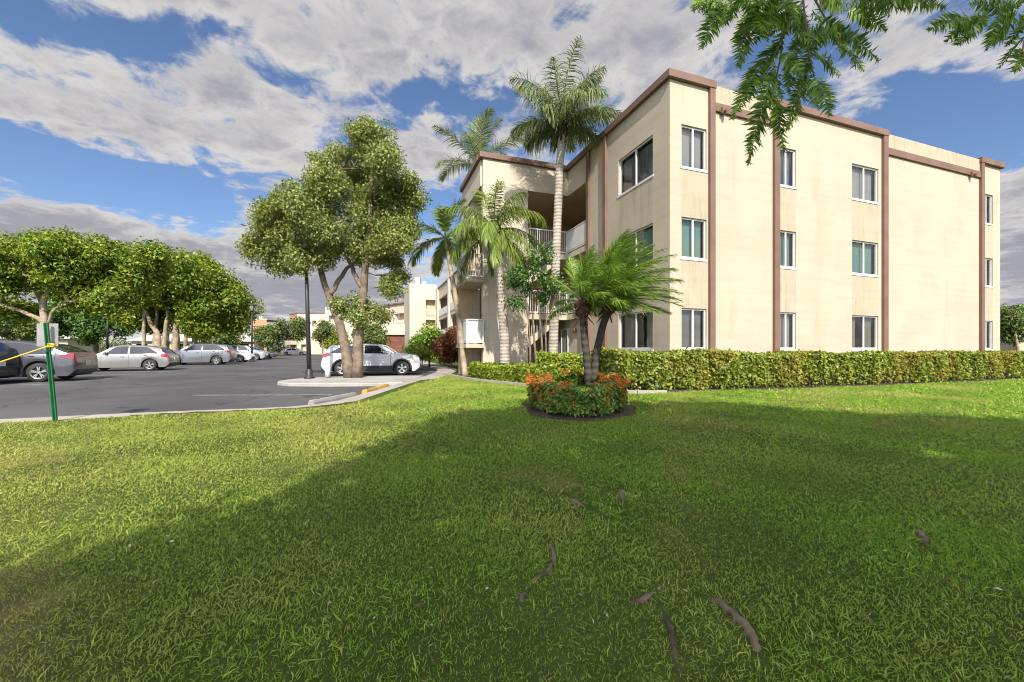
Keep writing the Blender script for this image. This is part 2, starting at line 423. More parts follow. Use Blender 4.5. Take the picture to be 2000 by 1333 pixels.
# concrete planter island with the tree and lamp post
isl = [(-8.1,13.75),(-8.35,14.2),(-8.4,14.9),(-8.2,15.7),(-7.6,16.3),(-6.6,16.75),(-5.2,17.0),(-3.78,17.1),(-3.76,15.2),(-3.78,13.75),(-4.6,13.35),(-6.2,13.2),(-7.5,13.35)]
mb = MB(); mb.prism(isl, -.1, .11, .03); tag(mb.build('planter_island', M['gravel']), kind='structure')
# planting bed under the hedges, with a concrete edging strip
edg = [on_ground(*p) for p in ((868,733),(890,737),(930,744),(985,750),(1035,755),(1090,760),(1150,765),(1230,769),(1300,768.5))]
edg = [(p.x, p.y) for p in edg]
edg2 = resample([(4.6,10.17),(5.2,10.42),(8.5,11.54),(13,13.04),(18,14.74),(24.2,16.8)], 12)
edge_line = resample(edg, 24)+edg2
mb = MB()
for i in range(len(edge_line)-1):
    a, b = edge_line[i], edge_line[i+1]
    dx, dy = b[0]-a[0], b[1]-a[1]; L = math.hypot(dx, dy); 
    for k in range(4):
        p = [(a[0]+dx*k/4, a[1]+dy*k/4), (a[0]+dx*(k+1)/4, a[1]+dy*(k+1)/4)]
        w = 2.2
        mb.face([(p[0][0],p[0][1],g(*p[0])+.012),(p[1][0],p[1][1],g(*p[1])+.012),(p[1][0]-dy/L*w,p[1][1]+dx/L*w,g(*p[1])+.02),(p[0][0]-dy/L*w,p[0][1]+dx/L*w,g(*p[0])+.02)])
tag(mb.build('mulch_bed', M['mulch']), kind='structure')
mb = MB(); el = resample(edg, 30)
for i in range(len(el)-1):
    a, b = el[i], el[i+1]; za, zb = g(*a)+.03, g(*b)+.03
    mb.bar((a[0],a[1],za), (b[0],b[1],zb), .13, .09)
tag(mb.build('edging_kerb', M['kerb']), kind='structure')
# round mulch bed
mb = MB(); n = 48; ring = []
for k in range(n):
    a = 2*math.pi*k/n; r = 1.0+.05*math.sin(3*a+1)+.04*math.sin(7*a)
    ring.append((ISLAND[0]+1.02*r*math.cos(a), ISLAND[1]+1.14*r*math.sin(a)))
for k in range(n):
    a, b = ring[k], ring[(k+1)%n]; c = ISLAND
    ia, ib = [(c[0]+(p[0]-c[0])*.6, c[1]+(p[1]-c[1])*.6) for p in (a, b)]
    mb.face([(*a,g(*a)-.005),(*b,g(*b)-.005),(*ib,g(*ib)+.06),(*ia,g(*ia)+.06)]); mb.face([(*ia,g(*ia)+.06),(*ib,g(*ib)+.06),(*c,g(*c)+.08)])
tag(mb.build('mulch_mound', M['mulch'], smooth=True), kind='structure')
RING = ring

# ------------------------------------------------------------------ foliage helpers
def unit(v): return v/np.maximum(np.linalg.norm(v, axis=-1, keepdims=True), 1e-9)
def leaf_quads(P, Nrm, T, size, aspect=.5, fold=.15):
    # kite shaped folded leaves: base, left, tip, right
    n = len(P); size = np.broadcast_to(np.asarray(size, float), (n,))[:, None]
    Nrm = unit(Nrm); T = unit(T-Nrm*np.sum(T*Nrm, -1, keepdims=True)); S = np.cross(Nrm, T)
    a = P; tip = P+T*size-Nrm*size*.12
    mid = P+T*size*.48
    l = mid+S*size*aspect*.5+Nrm*size*fold; r = mid-S*size*aspect*.5+Nrm*size*fold
    V = np.stack([a, r, tip, l], 1).reshape(-1, 3)
    return V, np.arange(4*n).reshape(n, 4)
def cloud(rng, centers, rads, n, size, aspect=.55, squash=(1,1,1), up=.35, shell=.45):
    centers = np.asarray(centers, float); rads = np.asarray(rads, float)
    w = rads**2; k = rng.choice(len(centers), n, p=w/w.sum())
    d = unit(rng.normal(size=(n, 3))); r = rng.random(n)**shell
    P = centers[k]+d*(rads[k]*r)[:, None]*np.asarray(squash)
    N = d*.8+rng.normal(size=(n, 3))*.55+np.array([0, 0, up])
    T = rng.normal(size=(n, 3))+d*.6-np.array([0, 0, .3])
    return leaf_quads(P, N, T, size*(.65+.7*rng.random(n)), aspect)
def sub_clumps(rng, blobs, per, rr, shell=.35, squash=(1,1,.8)):
    # break big blobs into many small irregular clumps on and inside their surface
    C = []; Rr = []
    for (c, r) in blobs:
        n = max(3, int(per*(r**2)))
        d = unit(rng.normal(size=(n, 3))); rad = r*rng.random(n)**shell
        C.append(np.asarray(c)+d*rad[:, None]*np.asarray(squash)); Rr.append(rr*(.55+.9*rng.random(n)))
    return np.concatenate(C), np.concatenate(Rr)
def path(pts, n=10, wob=0.0, rng=None):
    out = resample([tuple(p) for p in pts], n)
    if wob and rng is not None:
        out = [out[0]]+[tuple(Vector(p)+Vector(rng.normal(size=3))*wob) for p in out[1:-1]]+[out[-1]]
    return [Vector(p) for p in out]
def tree(name, label, base, stems, blobs, nleaf, size, leafm, barkm, per=14, rr=.42, seed=1, limbs=14, group=None, cat='tree', up=.35, rad0=.2, squash=(1,1,.8), limb_r=.06):
    """stems: list of (points, r0, r1) in world space; blobs: list of (centre, radius) in world space"""
    rng = np.random.default_rng(seed); base = Vector(base)
    t = empty(name, base, 0, label, cat, group); B = np.array(base)
    kids = []
    for c, r in blobs:
        for _ in range(3):
            d = rng.normal(size=3); d = d/np.linalg.norm(d)*np.array([1,1,squash[2]*.9]); kids.append((tuple(np.array(c)+d*r*(.75+.4*rng.random())), r*(.28+.3*rng.random())))
    C, Rr = sub_clumps(rng, blobs+kids, per, rr, shell=.5, squash=squash); Rr = Rr*(.6+.8*rng.random(len(Rr)))
    mb = MB(); nodes = []
    for pts, r0, r1 in stems:
        pp = path([Vector(p)-base for p in pts], 14, r0*.10, rng); n = len(pp)
        mb.tube(pp, [r0+(r1-r0)*(i/(n-1))**.8 for i in range(n)], 12, jit=.18, rng=rng)
        nodes += pp[n//3:]
    for c, r in blobs:                                         # limbs from the stems into every blob
        cl = Vector(c)-base; nb = min(nodes, key=lambda q: (q-cl).length+(.6*max(0, q.z-cl.z)))
        mid = nb.lerp(cl, .5)+Vector(rng.normal(size=3))*.08*(cl-nb).length+Vector((0,0,-.05*(cl-nb).length))
        pp = path([nb, mid, cl], 7, .02, rng); mb.tube(pp, [limb_r*(1.3-.9*i/6)*min(1.6, r) for i in range(7)], 6)
        near = [j for j in range(len(C)) if np.linalg.norm(C[j]-np.array(c)) < r*1.05]
        for j in rng.permutation(near)[:limbs]:
            e = Vector(C[j])-base; s = pp[rng.integers(2, 7)]
            mb.tube(path([s, s.lerp(e, .5)+Vector(rng.normal(size=3))*.1*r*.5, e], 5), [limb_r*.45*(1-.7*i/4) for i in range(5)], 4)
    mb.build('trunk', barkm, t, smooth=True)
    V, Qd = cloud(rng, C-B, Rr, nleaf, size, up=up)
    np_obj('crown', V, Qd, leafm, t)
    return t

def frond_np(rng, base, az, el, L, droop, nl, ll, lw, wind=(0,0,0), rise=.0, ang=50, ldroop=.9, plum=.25, nseg=3, start=.12):
    wind = np.array(wind, float); base = np.array(base, float)
    d = np.array([math.cos(az)*math.cos(el), math.sin(az)*math.cos(el), math.sin(el)])
    K = 14; pts = [base]; dirs = [d]; st = L/K
    for i in range(K):
        w = (i+1)/K
        d = d+np.array([0, 0, -droop*st*(.4+1.2*w)])+wind*st*w; d = d/np.linalg.norm(d)
        pts.append(pts[-1]+d*st); dirs.append(d)
    pts = np.array(pts); dirs = np.array(dirs)
    s = np.linspace(start, 1.0, nl); s = np.repeat(s, 2); side = np.tile([1., -1.], nl)
    s = np.clip(s+rng.normal(size=len(s))*.006, start*.8, 1)
    f = s*K; i = np.minimum(f.astype(int), K-1); fr = (f-i)[:, None]
    P = pts[i]*(1-fr)+pts[i+1]*fr; D = unit(dirs[i]*(1-fr)+dirs[i+1]*fr)
    S = unit(np.cross(D, np.array([0, 0, 1.])+.0*D)); U = np.cross(S, D)
    prof = (np.sin(np.clip((s-start)/(1-start), 0, 1)*math.pi*.86+.30)**.7)
    ln = ll*np.clip(prof, .25, 1)*(.85+.3*rng.random(len(s)))
    a = np.radians(ang)*(1-.35*s)
    up = rng.normal(size=len(s))*plum+.12
    ld = unit(S*side[:, None]*np.sin(a)[:, None]+D*np.cos(a)[:, None]+U*up[:, None])
    cur = P.copy(); rows = []; wn = np.cross(ld, D); 
    wdir = unit(np.cross(ld, U)*1.0+.15*rng.normal(size=ld.shape))
    for k in range(nseg+1):
        w = lw*(1-(k/nseg)**1.5)*(.55 if k == 0 else 1)+.002
        rows.append((cur+wdir*w/2, cur-wdir*w/2))
        ld = unit(ld+np.array([0, 0, -ldroop*(.45+.4*rng.random())])*(1/nseg)+wind*(.5/nseg))
        cur = cur+ld*(ln/nseg)[:, None]
    n = len(s); V = np.concatenate([np.stack(r, 1).reshape(-1, 3) for r in rows]); Q = []
    for k in range(nseg):
        o = k*2*n; q = np.arange(n)*2
        Q.append(np.stack([o+q, o+q+1, o+2*n+q+1, o+2*n+q], 1))
    Q = np.concatenate(Q)
    # rachis as a thin three sided tube
    nb = len(V); rv = []; rq = []
    for j in range(K+1):
        r = .022*(L/2.5)**.5*(1-.8*j/K)+.003
        S1 = np.cross(dirs[j], [0, 0, 1.]); S1 = S1/max(1e-6, np.linalg.norm(S1)); U1 = np.cross(S1, dirs[j])
        for q in range(4): rv.append(pts[j]+S1*r*math.cos(q*math.pi/2)+U1*r*math.sin(q*math.pi/2))
    for j in range(K):
        for q in range(4): rq.append([nb+j*4+q, nb+j*4+(q+1)%4, nb+j*4+4+(q+1)%4, nb+j*4+4+q])
    return np.concatenate([V, np.array(rv)]), np.concatenate([Q, np.array(rq)]), len(Q)
def add_frond(parent, leafm, *a, **k):
    V, Q, nq = frond_np(*a, **k)
    o = np_obj('frond', V, Q, [leafm, M['rachis']], parent)
    mi = np.zeros(len(Q), np.int32); mi[nq:] = 1; o.data.polygons.foreach_set('material_index', mi); return o

# ------------------------------------------------------------------ world, sun, camera
def build_world():
    w = bpy.data.worlds.new('World'); scene.world = w; w.use_nodes = True; nt = w.node_tree; L = nt.links
    bg = nt.nodes['Background']; bg.inputs['Strength'].default_value = .15
    sky = nt.nodes.new('ShaderNodeTexSky'); sky.sky_type = 'NISHITA'; sky.sun_disc = False
    sky.sun_elevation = R(SUN_EL); sky.sun_rotation = R(180+SUN_AZ); sky.altitude = 0; sky.air_density = 1.0; sky.dust_density = .6; sky.ozone_density = 2.2
    tc = nt.nodes.new('ShaderNodeTexCoord'); sp = nt.nodes.new('ShaderNodeSeparateXYZ'); L.new(tc.outputs['Generated'], sp.inputs[0])
    X, Y, Z = sp.outputs
    # cloud deck coordinates: where the view direction meets a flat layer overhead
    zc = math_n(nt, 'ADD', math_n(nt, 'MAXIMUM', Z, 0.0), .13)
    px_, py_ = math_n(nt, 'DIVIDE', X, zc), math_n(nt, 'DIVIDE', Y, zc)
    cv = nt.nodes.new('ShaderNodeCombineXYZ'); L.new(px_, cv.inputs[0]); L.new(py_, cv.inputs[1]); cv.inputs[2].default_value = 3.7
    n1 = noise(nt, cv.outputs[0], 1.35, 9, .56, .25)
    n2 = noise(nt, cv.outputs[0], 3.1, 8, .6, .4)
    n3 = noise(nt, cv.outputs[0], 8.5, 6, .62, .5)
    # broad openings and banks of the cloud deck, by azimuth and slope
    Yc = math_n(nt, 'MAXIMUM', Y, .08); u = math_n(nt, 'DIVIDE', X, Yc); v = math_n(nt, 'DIVIDE', Z, Yc)
    wn = nd(nt, 'ShaderNodeTexNoise', Scale=3.2, Detail=6, Roughness=.6); L.new(tc.outputs['Generated'], wn.inputs['Vector'])
    ws = nt.nodes.new('ShaderNodeSeparateColor'); L.new(wn.outputs['Color'], ws.inputs[0])
    u = math_n(nt, 'ADD', u, math_n(nt, 'MULTIPLY', math_n(nt, 'SUBTRACT', ws.outputs[0], .5), .55))
    v = math_n(nt, 'ADD', v, math_n(nt, 'MULTIPLY', math_n(nt, 'SUBTRACT', ws.outputs[1], .5), .30))
    def bank(cx, cy, rx, ry, amt, tilt=0.0):
        du = math_n(nt, 'SUBTRACT', u, (cx-CX)/F); dv = math_n(nt, 'SUBTRACT', v, (HY-cy)/F)
        if tilt: dv = math_n(nt, 'MULTIPLY_ADD', du, tilt, dv)
        a = math_n(nt, 'POWER', math_n(nt, 'ABSOLUTE', math_n(nt, 'DIVIDE', du, rx/F)), 2.0); b = math_n(nt, 'POWER', math_n(nt, 'ABSOLUTE', math_n(nt, 'DIVIDE', dv, ry/F)), 2.0)
        return math_n(nt, 'MULTIPLY', math_n(nt, 'EXPONENT', math_n(nt, 'MULTIPLY', math_n(nt, 'ADD', a, b), -1.0)), amt)
    BK = CLOUD_BANKS
    s = None
    for b in BK:
        t = bank(*b); s = t if s is None else math_n(nt, 'ADD', s, t)
    d = math_n(nt, 'MULTIPLY_ADD', n3, .34, math_n(nt, 'MULTIPLY_ADD', n2, .52, math_n(nt, 'MULTIPLY', n1, .62)))
    d = math_n(nt, 'ADD', d, s)
    cov = mapr(nt, d, .65, .775)
    thick = mapr(nt, d, .71, .93)
    # broken light on the cloud: relief from a second, offset sample
    of = nt.nodes.new('ShaderNodeVectorMath'); of.operation = 'ADD'; L.new(cv.outputs[0], of.inputs[0]); of.inputs[1].default_value = (0.02, .10, 0)
    r1 = noise(nt, of.outputs[0], 3.1, 8, .6, .4)
    rel = mapr(nt, math_n(nt, 'SUBTRACT', r1, n2), -.10, .10, 0, 1)
    white = (CW*1.0, CW*.965, CW*.93); grey = (CW*.51, CW*.51, CW*.58)
    cc = mixc(nt, thick, white, grey)
    cc = mixc(nt, math_n(nt, 'MULTIPLY', rel, .55), cc, mixc(nt, .55, cc, (CW*.38, CW*.385, CW*.46)))
    # sky gain towards the sun, behind the viewer, added as unseen fill light
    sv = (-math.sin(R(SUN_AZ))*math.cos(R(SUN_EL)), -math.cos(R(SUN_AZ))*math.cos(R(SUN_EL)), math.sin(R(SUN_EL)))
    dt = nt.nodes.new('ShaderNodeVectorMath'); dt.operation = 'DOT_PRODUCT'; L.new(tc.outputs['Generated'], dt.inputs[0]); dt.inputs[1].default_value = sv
    fill_gain = mapr(nt, dt.outputs['Value'], .0, .9, 1.0, SUNSIDE_FILL)
    gv = nt.nodes.new('ShaderNodeCombineXYZ'); [L.new(fill_gain, gv.inputs[i]) for i in range(3)]
    blue = mixc(nt, 1.0, sky.outputs[0], SKY_TINT, 'MULTIPLY')
    col = mixc(nt, cov, blue, cc)
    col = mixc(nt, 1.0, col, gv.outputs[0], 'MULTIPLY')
    # nothing but the plain sky colour below the horizon
    col = mixc(nt, mapr(nt, Z, -.02, .0), blue, col)
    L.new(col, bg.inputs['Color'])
    ld = bpy.data.lights.new('sun', 'SUN'); ld.energy = SUN_E; ld.angle = R(.53); ld.color = (1.0, .94, .85)
    so = bpy.data.objects.new('sun', ld); COL.objects.link(so)
    d = Vector((math.sin(R(SUN_AZ))*math.cos(R(SUN_EL)), math.cos(R(SUN_AZ))*math.cos(R(SUN_EL)), -math.sin(R(SUN_EL))))
    so.rotation_euler = d.to_track_quat('-Z', 'Y').to_euler(); so.location = (-2, -30, 30)
    cam = bpy.data.cameras.new('camera'); co = bpy.data.objects.new('camera', cam); COL.objects.link(co)
    co.location = (0, 0, CZ); co.rotation_euler = (R(90), 0, 0); cam.sensor_width = 36; cam.lens = F/2000*36; cam.shift_y = (HY-666.5)/2000; cam.clip_end = 5000; cam.clip_start = .05
    scene.camera = co; scene.cycles.filter_width = 1.0
    scene.view_settings.view_transform = 'Standard'; scene.view_settings.look = 'None'; scene.view_settings.gamma = 1; scene.view_settings.exposure = EXPO
CW = 2.6; SKY_TINT = (.42,.45,.51); SUN_E = 3.6; EXPO = 0.96; SUNSIDE_FILL = 3.0
CLOUD_BANKS = [  # x, y, rx, ry, amount, tilt
    (130,335,380,58,-.36,.20), (570,150,130,45,-.17), (860,185,170,45,-.24,-.1), (250,90,170,40,-.16), (430,60,110,40,-.13), (40,40,80,40,-.10),
    (1760,190,240,90,-.10), (1480,120,110,70,-.16), (1960,310,110,50,-.20), (840,470,60,50,-.18), (1630,110,100,60,-.10), (1900,60,120,50,-.06),
    (200,480,620,55,.18), (800,590,600,60,.2), (1000,60,400,50,.05), (300,200,400,50,.07), (1980,500,200,130,.2), (640,360,160,70,.10), (1850,130,120,50,.08), (60,110,160,30,.08)]
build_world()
# ------------------------------------------------------------------ the apartment building
TH = math.atan2(.328, .945)
SILL = [(1.25, 2.49), (4.02, 5.25), (6.77, 8.05)]
bld = empty('apartment_building', (4.71, 11.89, 0), TH, 'three storey cream stucco apartment building with terracotta coping and strips behind the hedge', 'building')
def window(parent, O, U, N, w, h, blind, green=False, rev=.11, mull=.5, frame_w=.05):
    """white sliding window set back in its opening: frame > pane, blind"""
    O, U, N = Vector(O), Vector(U), Vector(N)
    P = lambda a, z, d: tuple(O+U*a+Vector((0,0,z))-N*d)
    mb = MB(); fw = frame_w
    up = tuple(N)
    zc = h/2
    mb.bar(P(0,fw/2,rev-.03), P(w,fw/2,rev-.03), .06, fw, (0,0,1)); mb.bar(P(0,h-fw/2,rev-.03), P(w,h-fw/2,rev-.03), .06, fw, (0,0,1))
    for a in (fw/2, w-fw/2): mb.bar(P(a,fw,rev-.03), P(a,h-fw,rev-.03), fw, .06, up)
    mb.bar(P(w*mull,fw,rev-.034), P(w*mull,h-fw,rev-.034), .055, .05, up)
    mb.bar(P(-.04,-.035,rev*.45), P(w+.04,-.035,rev*.45), rev*1.25, .07, (0,0,1))       # sill
    f = mb.build('window', M['white'], parent)
    mb = MB(); mb.face([P(fw,fw,rev-.02), P(w-fw,fw,rev-.02), P(w-fw,h-fw,rev-.02), P(fw,h-fw,rev-.02)])
    mb.build('pane', M['glass_green' if green else 'glass'], f)
    mb = MB(); n = 26; z0 = 0 
    if blind == 'curtain_pale':                   # two drawn back drapes with dark room between
        for a0, a1 in ((fw, w*.36), (w*.70, w-fw)):
            prev = None
            for k in range(13):
                a = a0+(a1-a0)*k/12; d = rev+.12+.035*math.sin(k*2.1)
                if prev: mb.face([P(prev[0],fw,prev[1]), P(a,fw,d), P(a,h-fw,d), P(prev[0],h-fw,prev[1])])
                prev = (a, d)
    else:
        prev = None
        for k in range(n+1):
            a = fw+(w-2*fw)*k/n; d = rev+.10+.012*math.sin(k*2.4)
            if prev: mb.face([P(prev[0],fw,prev[1]), P(a,fw,d), P(a,h-fw,d), P(prev[0],h-fw,prev[1])])
            prev = (a, d)
    mb.build('curtain', M[blind], f)
    mb = MB(); mb.face([P(-.05,-.05,rev+.6), P(w+.05,-.05,rev+.6), P(w+.05,h+.05,rev+.6), P(-.05,h+.05,rev+.6)])
    mb.build('room', M['dark'], f)
    return f
# front facade, y = 0, looking -y
FW = [(.43,1.40),(4.46,5.30),(8.18,9.68),(16.74,17.58)]
FL = 18.16; TOP = 9.55
holes = [(a, b, z0, z1) for a, b in FW for z0, z1 in SILL]
mb = MB(); mb.grid_wall((0,0,0), (1,0,0), (0,-1,0), FL, 0, 9.44, holes, .12, True)
wall_f = mb.build('wall', M['wall'], bld)
holes_l = [(FLy0, FLy1, z0, z1) for FLy0, FLy1 in ((.766, 2.64),) for z0, z1 in SILL]
mb = MB(); mb.grid_wall((0,0,0), (0,1,0), (-1,0,0), 4.75, 0, 9.44, holes_l, .12, True)
mb.build('wall', M['wall'], bld)
mb = MB()
mb.face([(FL,0,0),(FL,12,0),(FL,12,9.44),(FL,0,9.44)]); mb.face([(FL,12,0),(0,12,0),(0,12,9.44),(FL,12,9.44)])
mb.face([(0,4.75,0),(2.6,4.75,0),(2.6,4.75,9.44),(0,4.75,9.44)][::-1])
mb.face([(2.6,4.75,0),(2.6,12,0),(2.6,12,9.44),(2.6,4.75,9.44)][::-1])
mb.build('wall', M['wall_far'], bld)
mb = MB(); mb.face([(.02,.02,9.40),(FL-.02,.02,9.40),(FL-.02,12,9.40),(.02,12,9.40)]); mb.build('roof', M['roof'], bld)
kinds = [['screen','curtain_green','curtain_grey'],['screen','curtain_green','screen'],['curtain_grey','curtain_green','screen'],['screen','curtain_green','screen']]
for i, (a, b) in enumerate(FW):
    for j, (z0, z1) in enumerate(SILL):
        k = kinds[i][j if True else 0]
        kk = (('screen','curtain_green','curtain_grey'),('curtain_grey','curtain_green','screen'),('curtain_pale','curtain_green','curtain_grey'),('screen','curtain_green','curtain_pale'))[i][j]
        window(bld, (a,0,z0), (1,0,0), (0,-1,0), b-a, z1-z0, kk, green=(j == 1))
for j, (z0, z1) in enumerate(SILL):
    window(bld, (0,2.64,z0), (0,-1,0), (-1,0,0), 2.64-.766, z1-z0, ('curtain_pale','curtain_green','screen')[j], green=(j == 1))
# terracotta strips, coping, bands and scuppers
PR = .10
for a, b in ((1.46,1.663),(4.20,4.43),(9.86,10.11),(16.47,16.69)):
    mb = MB(); mb.box(a, b, -PR, .05, 0, 9.315); mb.build('pilaster', M['trim'], bld, bevel=.008)
for y0, y1 in ((3.36,3.56),(4.62,4.82)):
    mb = MB(); mb.box(-PR, .05, y0, y1, 0, 9.315); mb.build('pilaster', M['trim'], bld, bevel=.008)
for a, b in ((-PR-.02,1.69),(4.18,10.13),(16.45,FL+.12)):
    mb = MB(); mb.box(a, b, -PR-.02, .22, 9.32, TOP); mb.build('coping', M['trim'], bld, bevel=.01)
mb = MB(); mb.box(-PR-.02, .22, .22, 6.62, 9.32, TOP); mb.build('coping', M['trim'], bld, bevel=.01)
for a, b, sx in ((1.663,4.20,1.98),(10.11,16.47,15.72)):
    mb = MB(); mb.box(a, b, -.075, .05, 8.66, 8.92); mb.build('band', M['trim'], bld, bevel=.008)
    mb = MB(); mb.stain = 1.0; n = 14
    for k in range(n):
        x0 = a+(b-a)*k/n; x1 = a+(b-a)*(k+1)/n
        mb.face([(x0,-.02,8.92),(x1,-.02,8.92),(x1,-.02,9.47),(x0,-.02,9.47)]); mb.face([(x0,-.02,9.47),(x1,-.02,9.47),(x1,.2,9.47),(x0,.2,9.47)])
    mb.build('parapet', M['wall_stain'], bld)
    mb = MB(); mb.tube([(sx,-.02,8.68),(sx,-.24,8.63)], .055, 10); mb.box(sx-.09, sx+.09, -.14, -.076, 8.60, 8.78); mb.build('scupper', M['trim'], bld)
# breezeway fascia and stair tower that steps forward from the long side
def shell(name, boxes, m, bev=.01):
    mb = MB()
    for b in boxes: mb.box(*b)
    return mb.build(name, m, bld, bevel=bev)
shell('fascia', [(0,.2,4.83,6.60,8.20,9.318)], M['wall_far'])
shell('fascia', [(-3.98,0.2,6.602,6.80,8.20,9.318)], M['wall_far'])
shell('fascia', [(-4.05,-3.85,6.81,10.5,8.20,9.318)], M['wall_far'])
shell('coping', [(-4.15,.22,6.50,6.84,9.32,TOP-.003)], M['trim']); shell('coping', [(-4.17,-3.83,6.845,10.6,9.32,TOP)], M['trim'])
shell('wall', [(-3.72,-1.95,6.604,6.84,0,8.198)], M['wall_far'])                # solid face of the tower
shell('column', [(-3.98,-3.724,6.60,6.90,0,8.196)], M['wall_far'])
shell('roof', [(-3.84,0,6.9,10.4,9.25,9.312)], M['roof'])
shell('ceiling', [(-3.84,2.59,6.85,10.4,8.21,8.26),(.21,2.59,4.84,6.845,8.21,8.26)], M['tan'])
shell('back_wall', [(-4.0,2.59,10.4,10.6,0,9.30)], M['tan'])
shell('inner_wall', [(2.3,2.58,4.80,10.38,2.9,8.19)], M['tan'])
shell('inner_wall', [(.16,.32,4.83,9.6,0,2.56)], M['wall_far'])
for zf in (2.80, 5.55):
    shell('floor_slab', [(-1.94,2.28,6.62,10.39,zf-.24,zf),(-.06,2.28,4.84,6.615,zf-.24,zf)], M['slab'])
def railing(p0, p1, h=1.02, step=.11, panel=None):
    p0, p1 = Vector(p0), Vector(p1); L = (p1-p0).length; U = (p1-p0)/L; mb = MB()
    for z in (.08, h): mb.bar(p0+Vector((0,0,z)), p1+Vector((0,0,z)), .05, .05)
    n = max(2, round(L/step))
    for k in range(n+1):
        a = p0+U*(L*k/n); w = .045 if k in (0, n) else .022
        mb.bar(a+Vector((0,0,.0 if w > .03 else .08)), a+Vector((0,0,h)), w, w, (1,0,0))
    r = mb.build('railing', M['white'], bld)
    if panel:
        mb = MB(); nrm = Vector((-U.y, U.x, 0))*.03; q = [p0+nrm+Vector((0,0,.12)), p1+nrm+Vector((0,0,.12)), p1+nrm+Vector((0,0,h-.06)), p0+nrm+Vector((0,0,h-.06))]
        mb.face(q); mb.build('panel', M[panel], r)
    return r
for zf in (2.80, 5.55):
    railing((-.02,4.88,zf), (-.02,6.62,zf), panel='white'); railing((-1.92,6.66,zf), (-.05,6.66,zf))
# half landings on the left of the tower
for zf, pn in ((1.45,'white'), (4.2,None)):
    shell('landing', [(-4.75,-3.99,6.42,8.6,zf-.16,zf),(-3.985,-3.73,6.91,8.6,zf-.16,zf)], M['slab'])
    railing((-4.68,6.47,zf), (-4.02,6.47,zf), panel=pn); railing((-4.70,6.52,zf), (-4.70,8.5,zf), panel=pn)
shell('recess_wall', [(-3.97,-3.6,8.62,10.38,0,8.19)], M['wall_far'])
shell('recess_wall', [(-4.6,-3.98,8.61,8.75,0,5.4)], M['tan'])
# stair flights
for (xa, za, xb, zb) in ((-1.9,1.50,-.25,2.78), (-1.9,4.25,-.25,5.53)):
    mb = MB(); n = 8
    for k in range(n):
        x0 = xa+(xb-xa)*k/n; x1 = xa+(xb-xa)*(k+1)/n; z1 = za+(zb-za)*(k+1)/n
        mb.box(x0, x1+.02, 6.95, 8.0, z1-.10, z1)
    mb.bar((xa,6.92,za-.06),(xb,6.92,zb-.06), .05, .28)
    st = mb.build('stair', M['slab'], bld)
    mb = MB(); 
    for k in range(14):
        f = k/13; p = Vector((xa+(xb-xa)*f, 6.92, za+(zb-za)*f)); mb.bar(p, p+Vector((0,0,1.0)), .022, .022, (1,0,0))
    mb.bar((xa,6.92,za+1.0),(xb,6.92,zb+1.0), .05, .05); mb.build('handrail', M['white'], st)
# ground floor sliding door and wall lamp
mb = MB()
for b in ((.11,.155,6.85,6.91,.2,2.2),(.11,.155,8.15,8.21,.2,2.2),(.11,.155,6.91,8.15,2.14,2.2),(.112,.153,7.50,7.56,.2,2.14)): mb.box(*b)
dr = mb.build('door', M['white'], bld); mb = MB(); mb.face([(.14,6.91,.2),(.14,8.15,.2),(.14,8.15,2.14),(.14,6.91,2.14)][::-1]); mb.build('pane', M['screen'], dr)
mb = MB(); mb.lathe([(0,.0),(.05,.0),(.07,.12),(.05,.22),(0,.26)], (.06,6.1,1.95)); mb.box(.08,.16,6.06,6.14,2.02,2.10); mb.build('wall_lamp', M['brown'], bld, smooth=True)
# long wing going back
cols = [45.0, 36.5, 28.5, 20.5, 12.2]
wh = []
for i in range(4):
    y1, y0 = cols[i]-.55, cols[i+1]+.55
    for z0, z1 in ((.9,2.35),(3.75,5.15),(6.5,7.95)): wh.append((y0-10.6, y1-10.6, z0, z1))
mb = MB(); mb.grid_wall((0,10.6,0), (0,1,0), (-1,0,0), 34.6, 0, 9.40, wh, .25); mb.build('wall', M['wall_far'], bld)
mb = MB(); mb.face([(.02,12,9.38),(14,12,9.38),(14,45.2,9.38),(.02,45.2,9.38)]); mb.face([(0,45.2,0),(14,45.2,0),(14,45.2,9.38),(0,45.2,9.38)][::-1]); mb.build('roof', M['roof'], bld)
mb = MB(); mb.box(-.12,.25,10.61,45.25,9.404,9.56); mb.build('coping', M['trim'], bld)
mb = MB(); mb.face([(1.9,10.7,0),(1.9,45,0),(1.9,45,8.2),(1.9,10.7,8.2)][::-1])
for z in (2.7, 5.45, 8.2): mb.face([(.26,10.7,z),(1.9,10.7,z),(1.9,45,z),(.26,45,z)])
mb.build('inner_wall', M['tan'], bld)
for c in cols:
    mb = MB(); mb.box(-.22,-.003,c-.42,c+.42,0,9.40); mb.build('column', M['wall_far'], bld, bevel=.02)
for i in range(4):
    for zf in (.0, 2.75, 5.5):
        y1, y0 = cols[i]-.5, cols[i+1]+.5
        mb = MB(); mb.box(-.06,-.004,y0,y1,zf+.10,zf+.98); mb.build('balcony_panel', M['white'], bld)
    for zf in (2.75, 5.5):
        mb = MB(); 
        for q in range(2):
            yy = cols[i+1]+2.0+3.0*q; mb.box(1.80,1.88,yy,yy+1.5,zf+.05,zf+2.2)
        mb.build('door', M['screen'], bld)

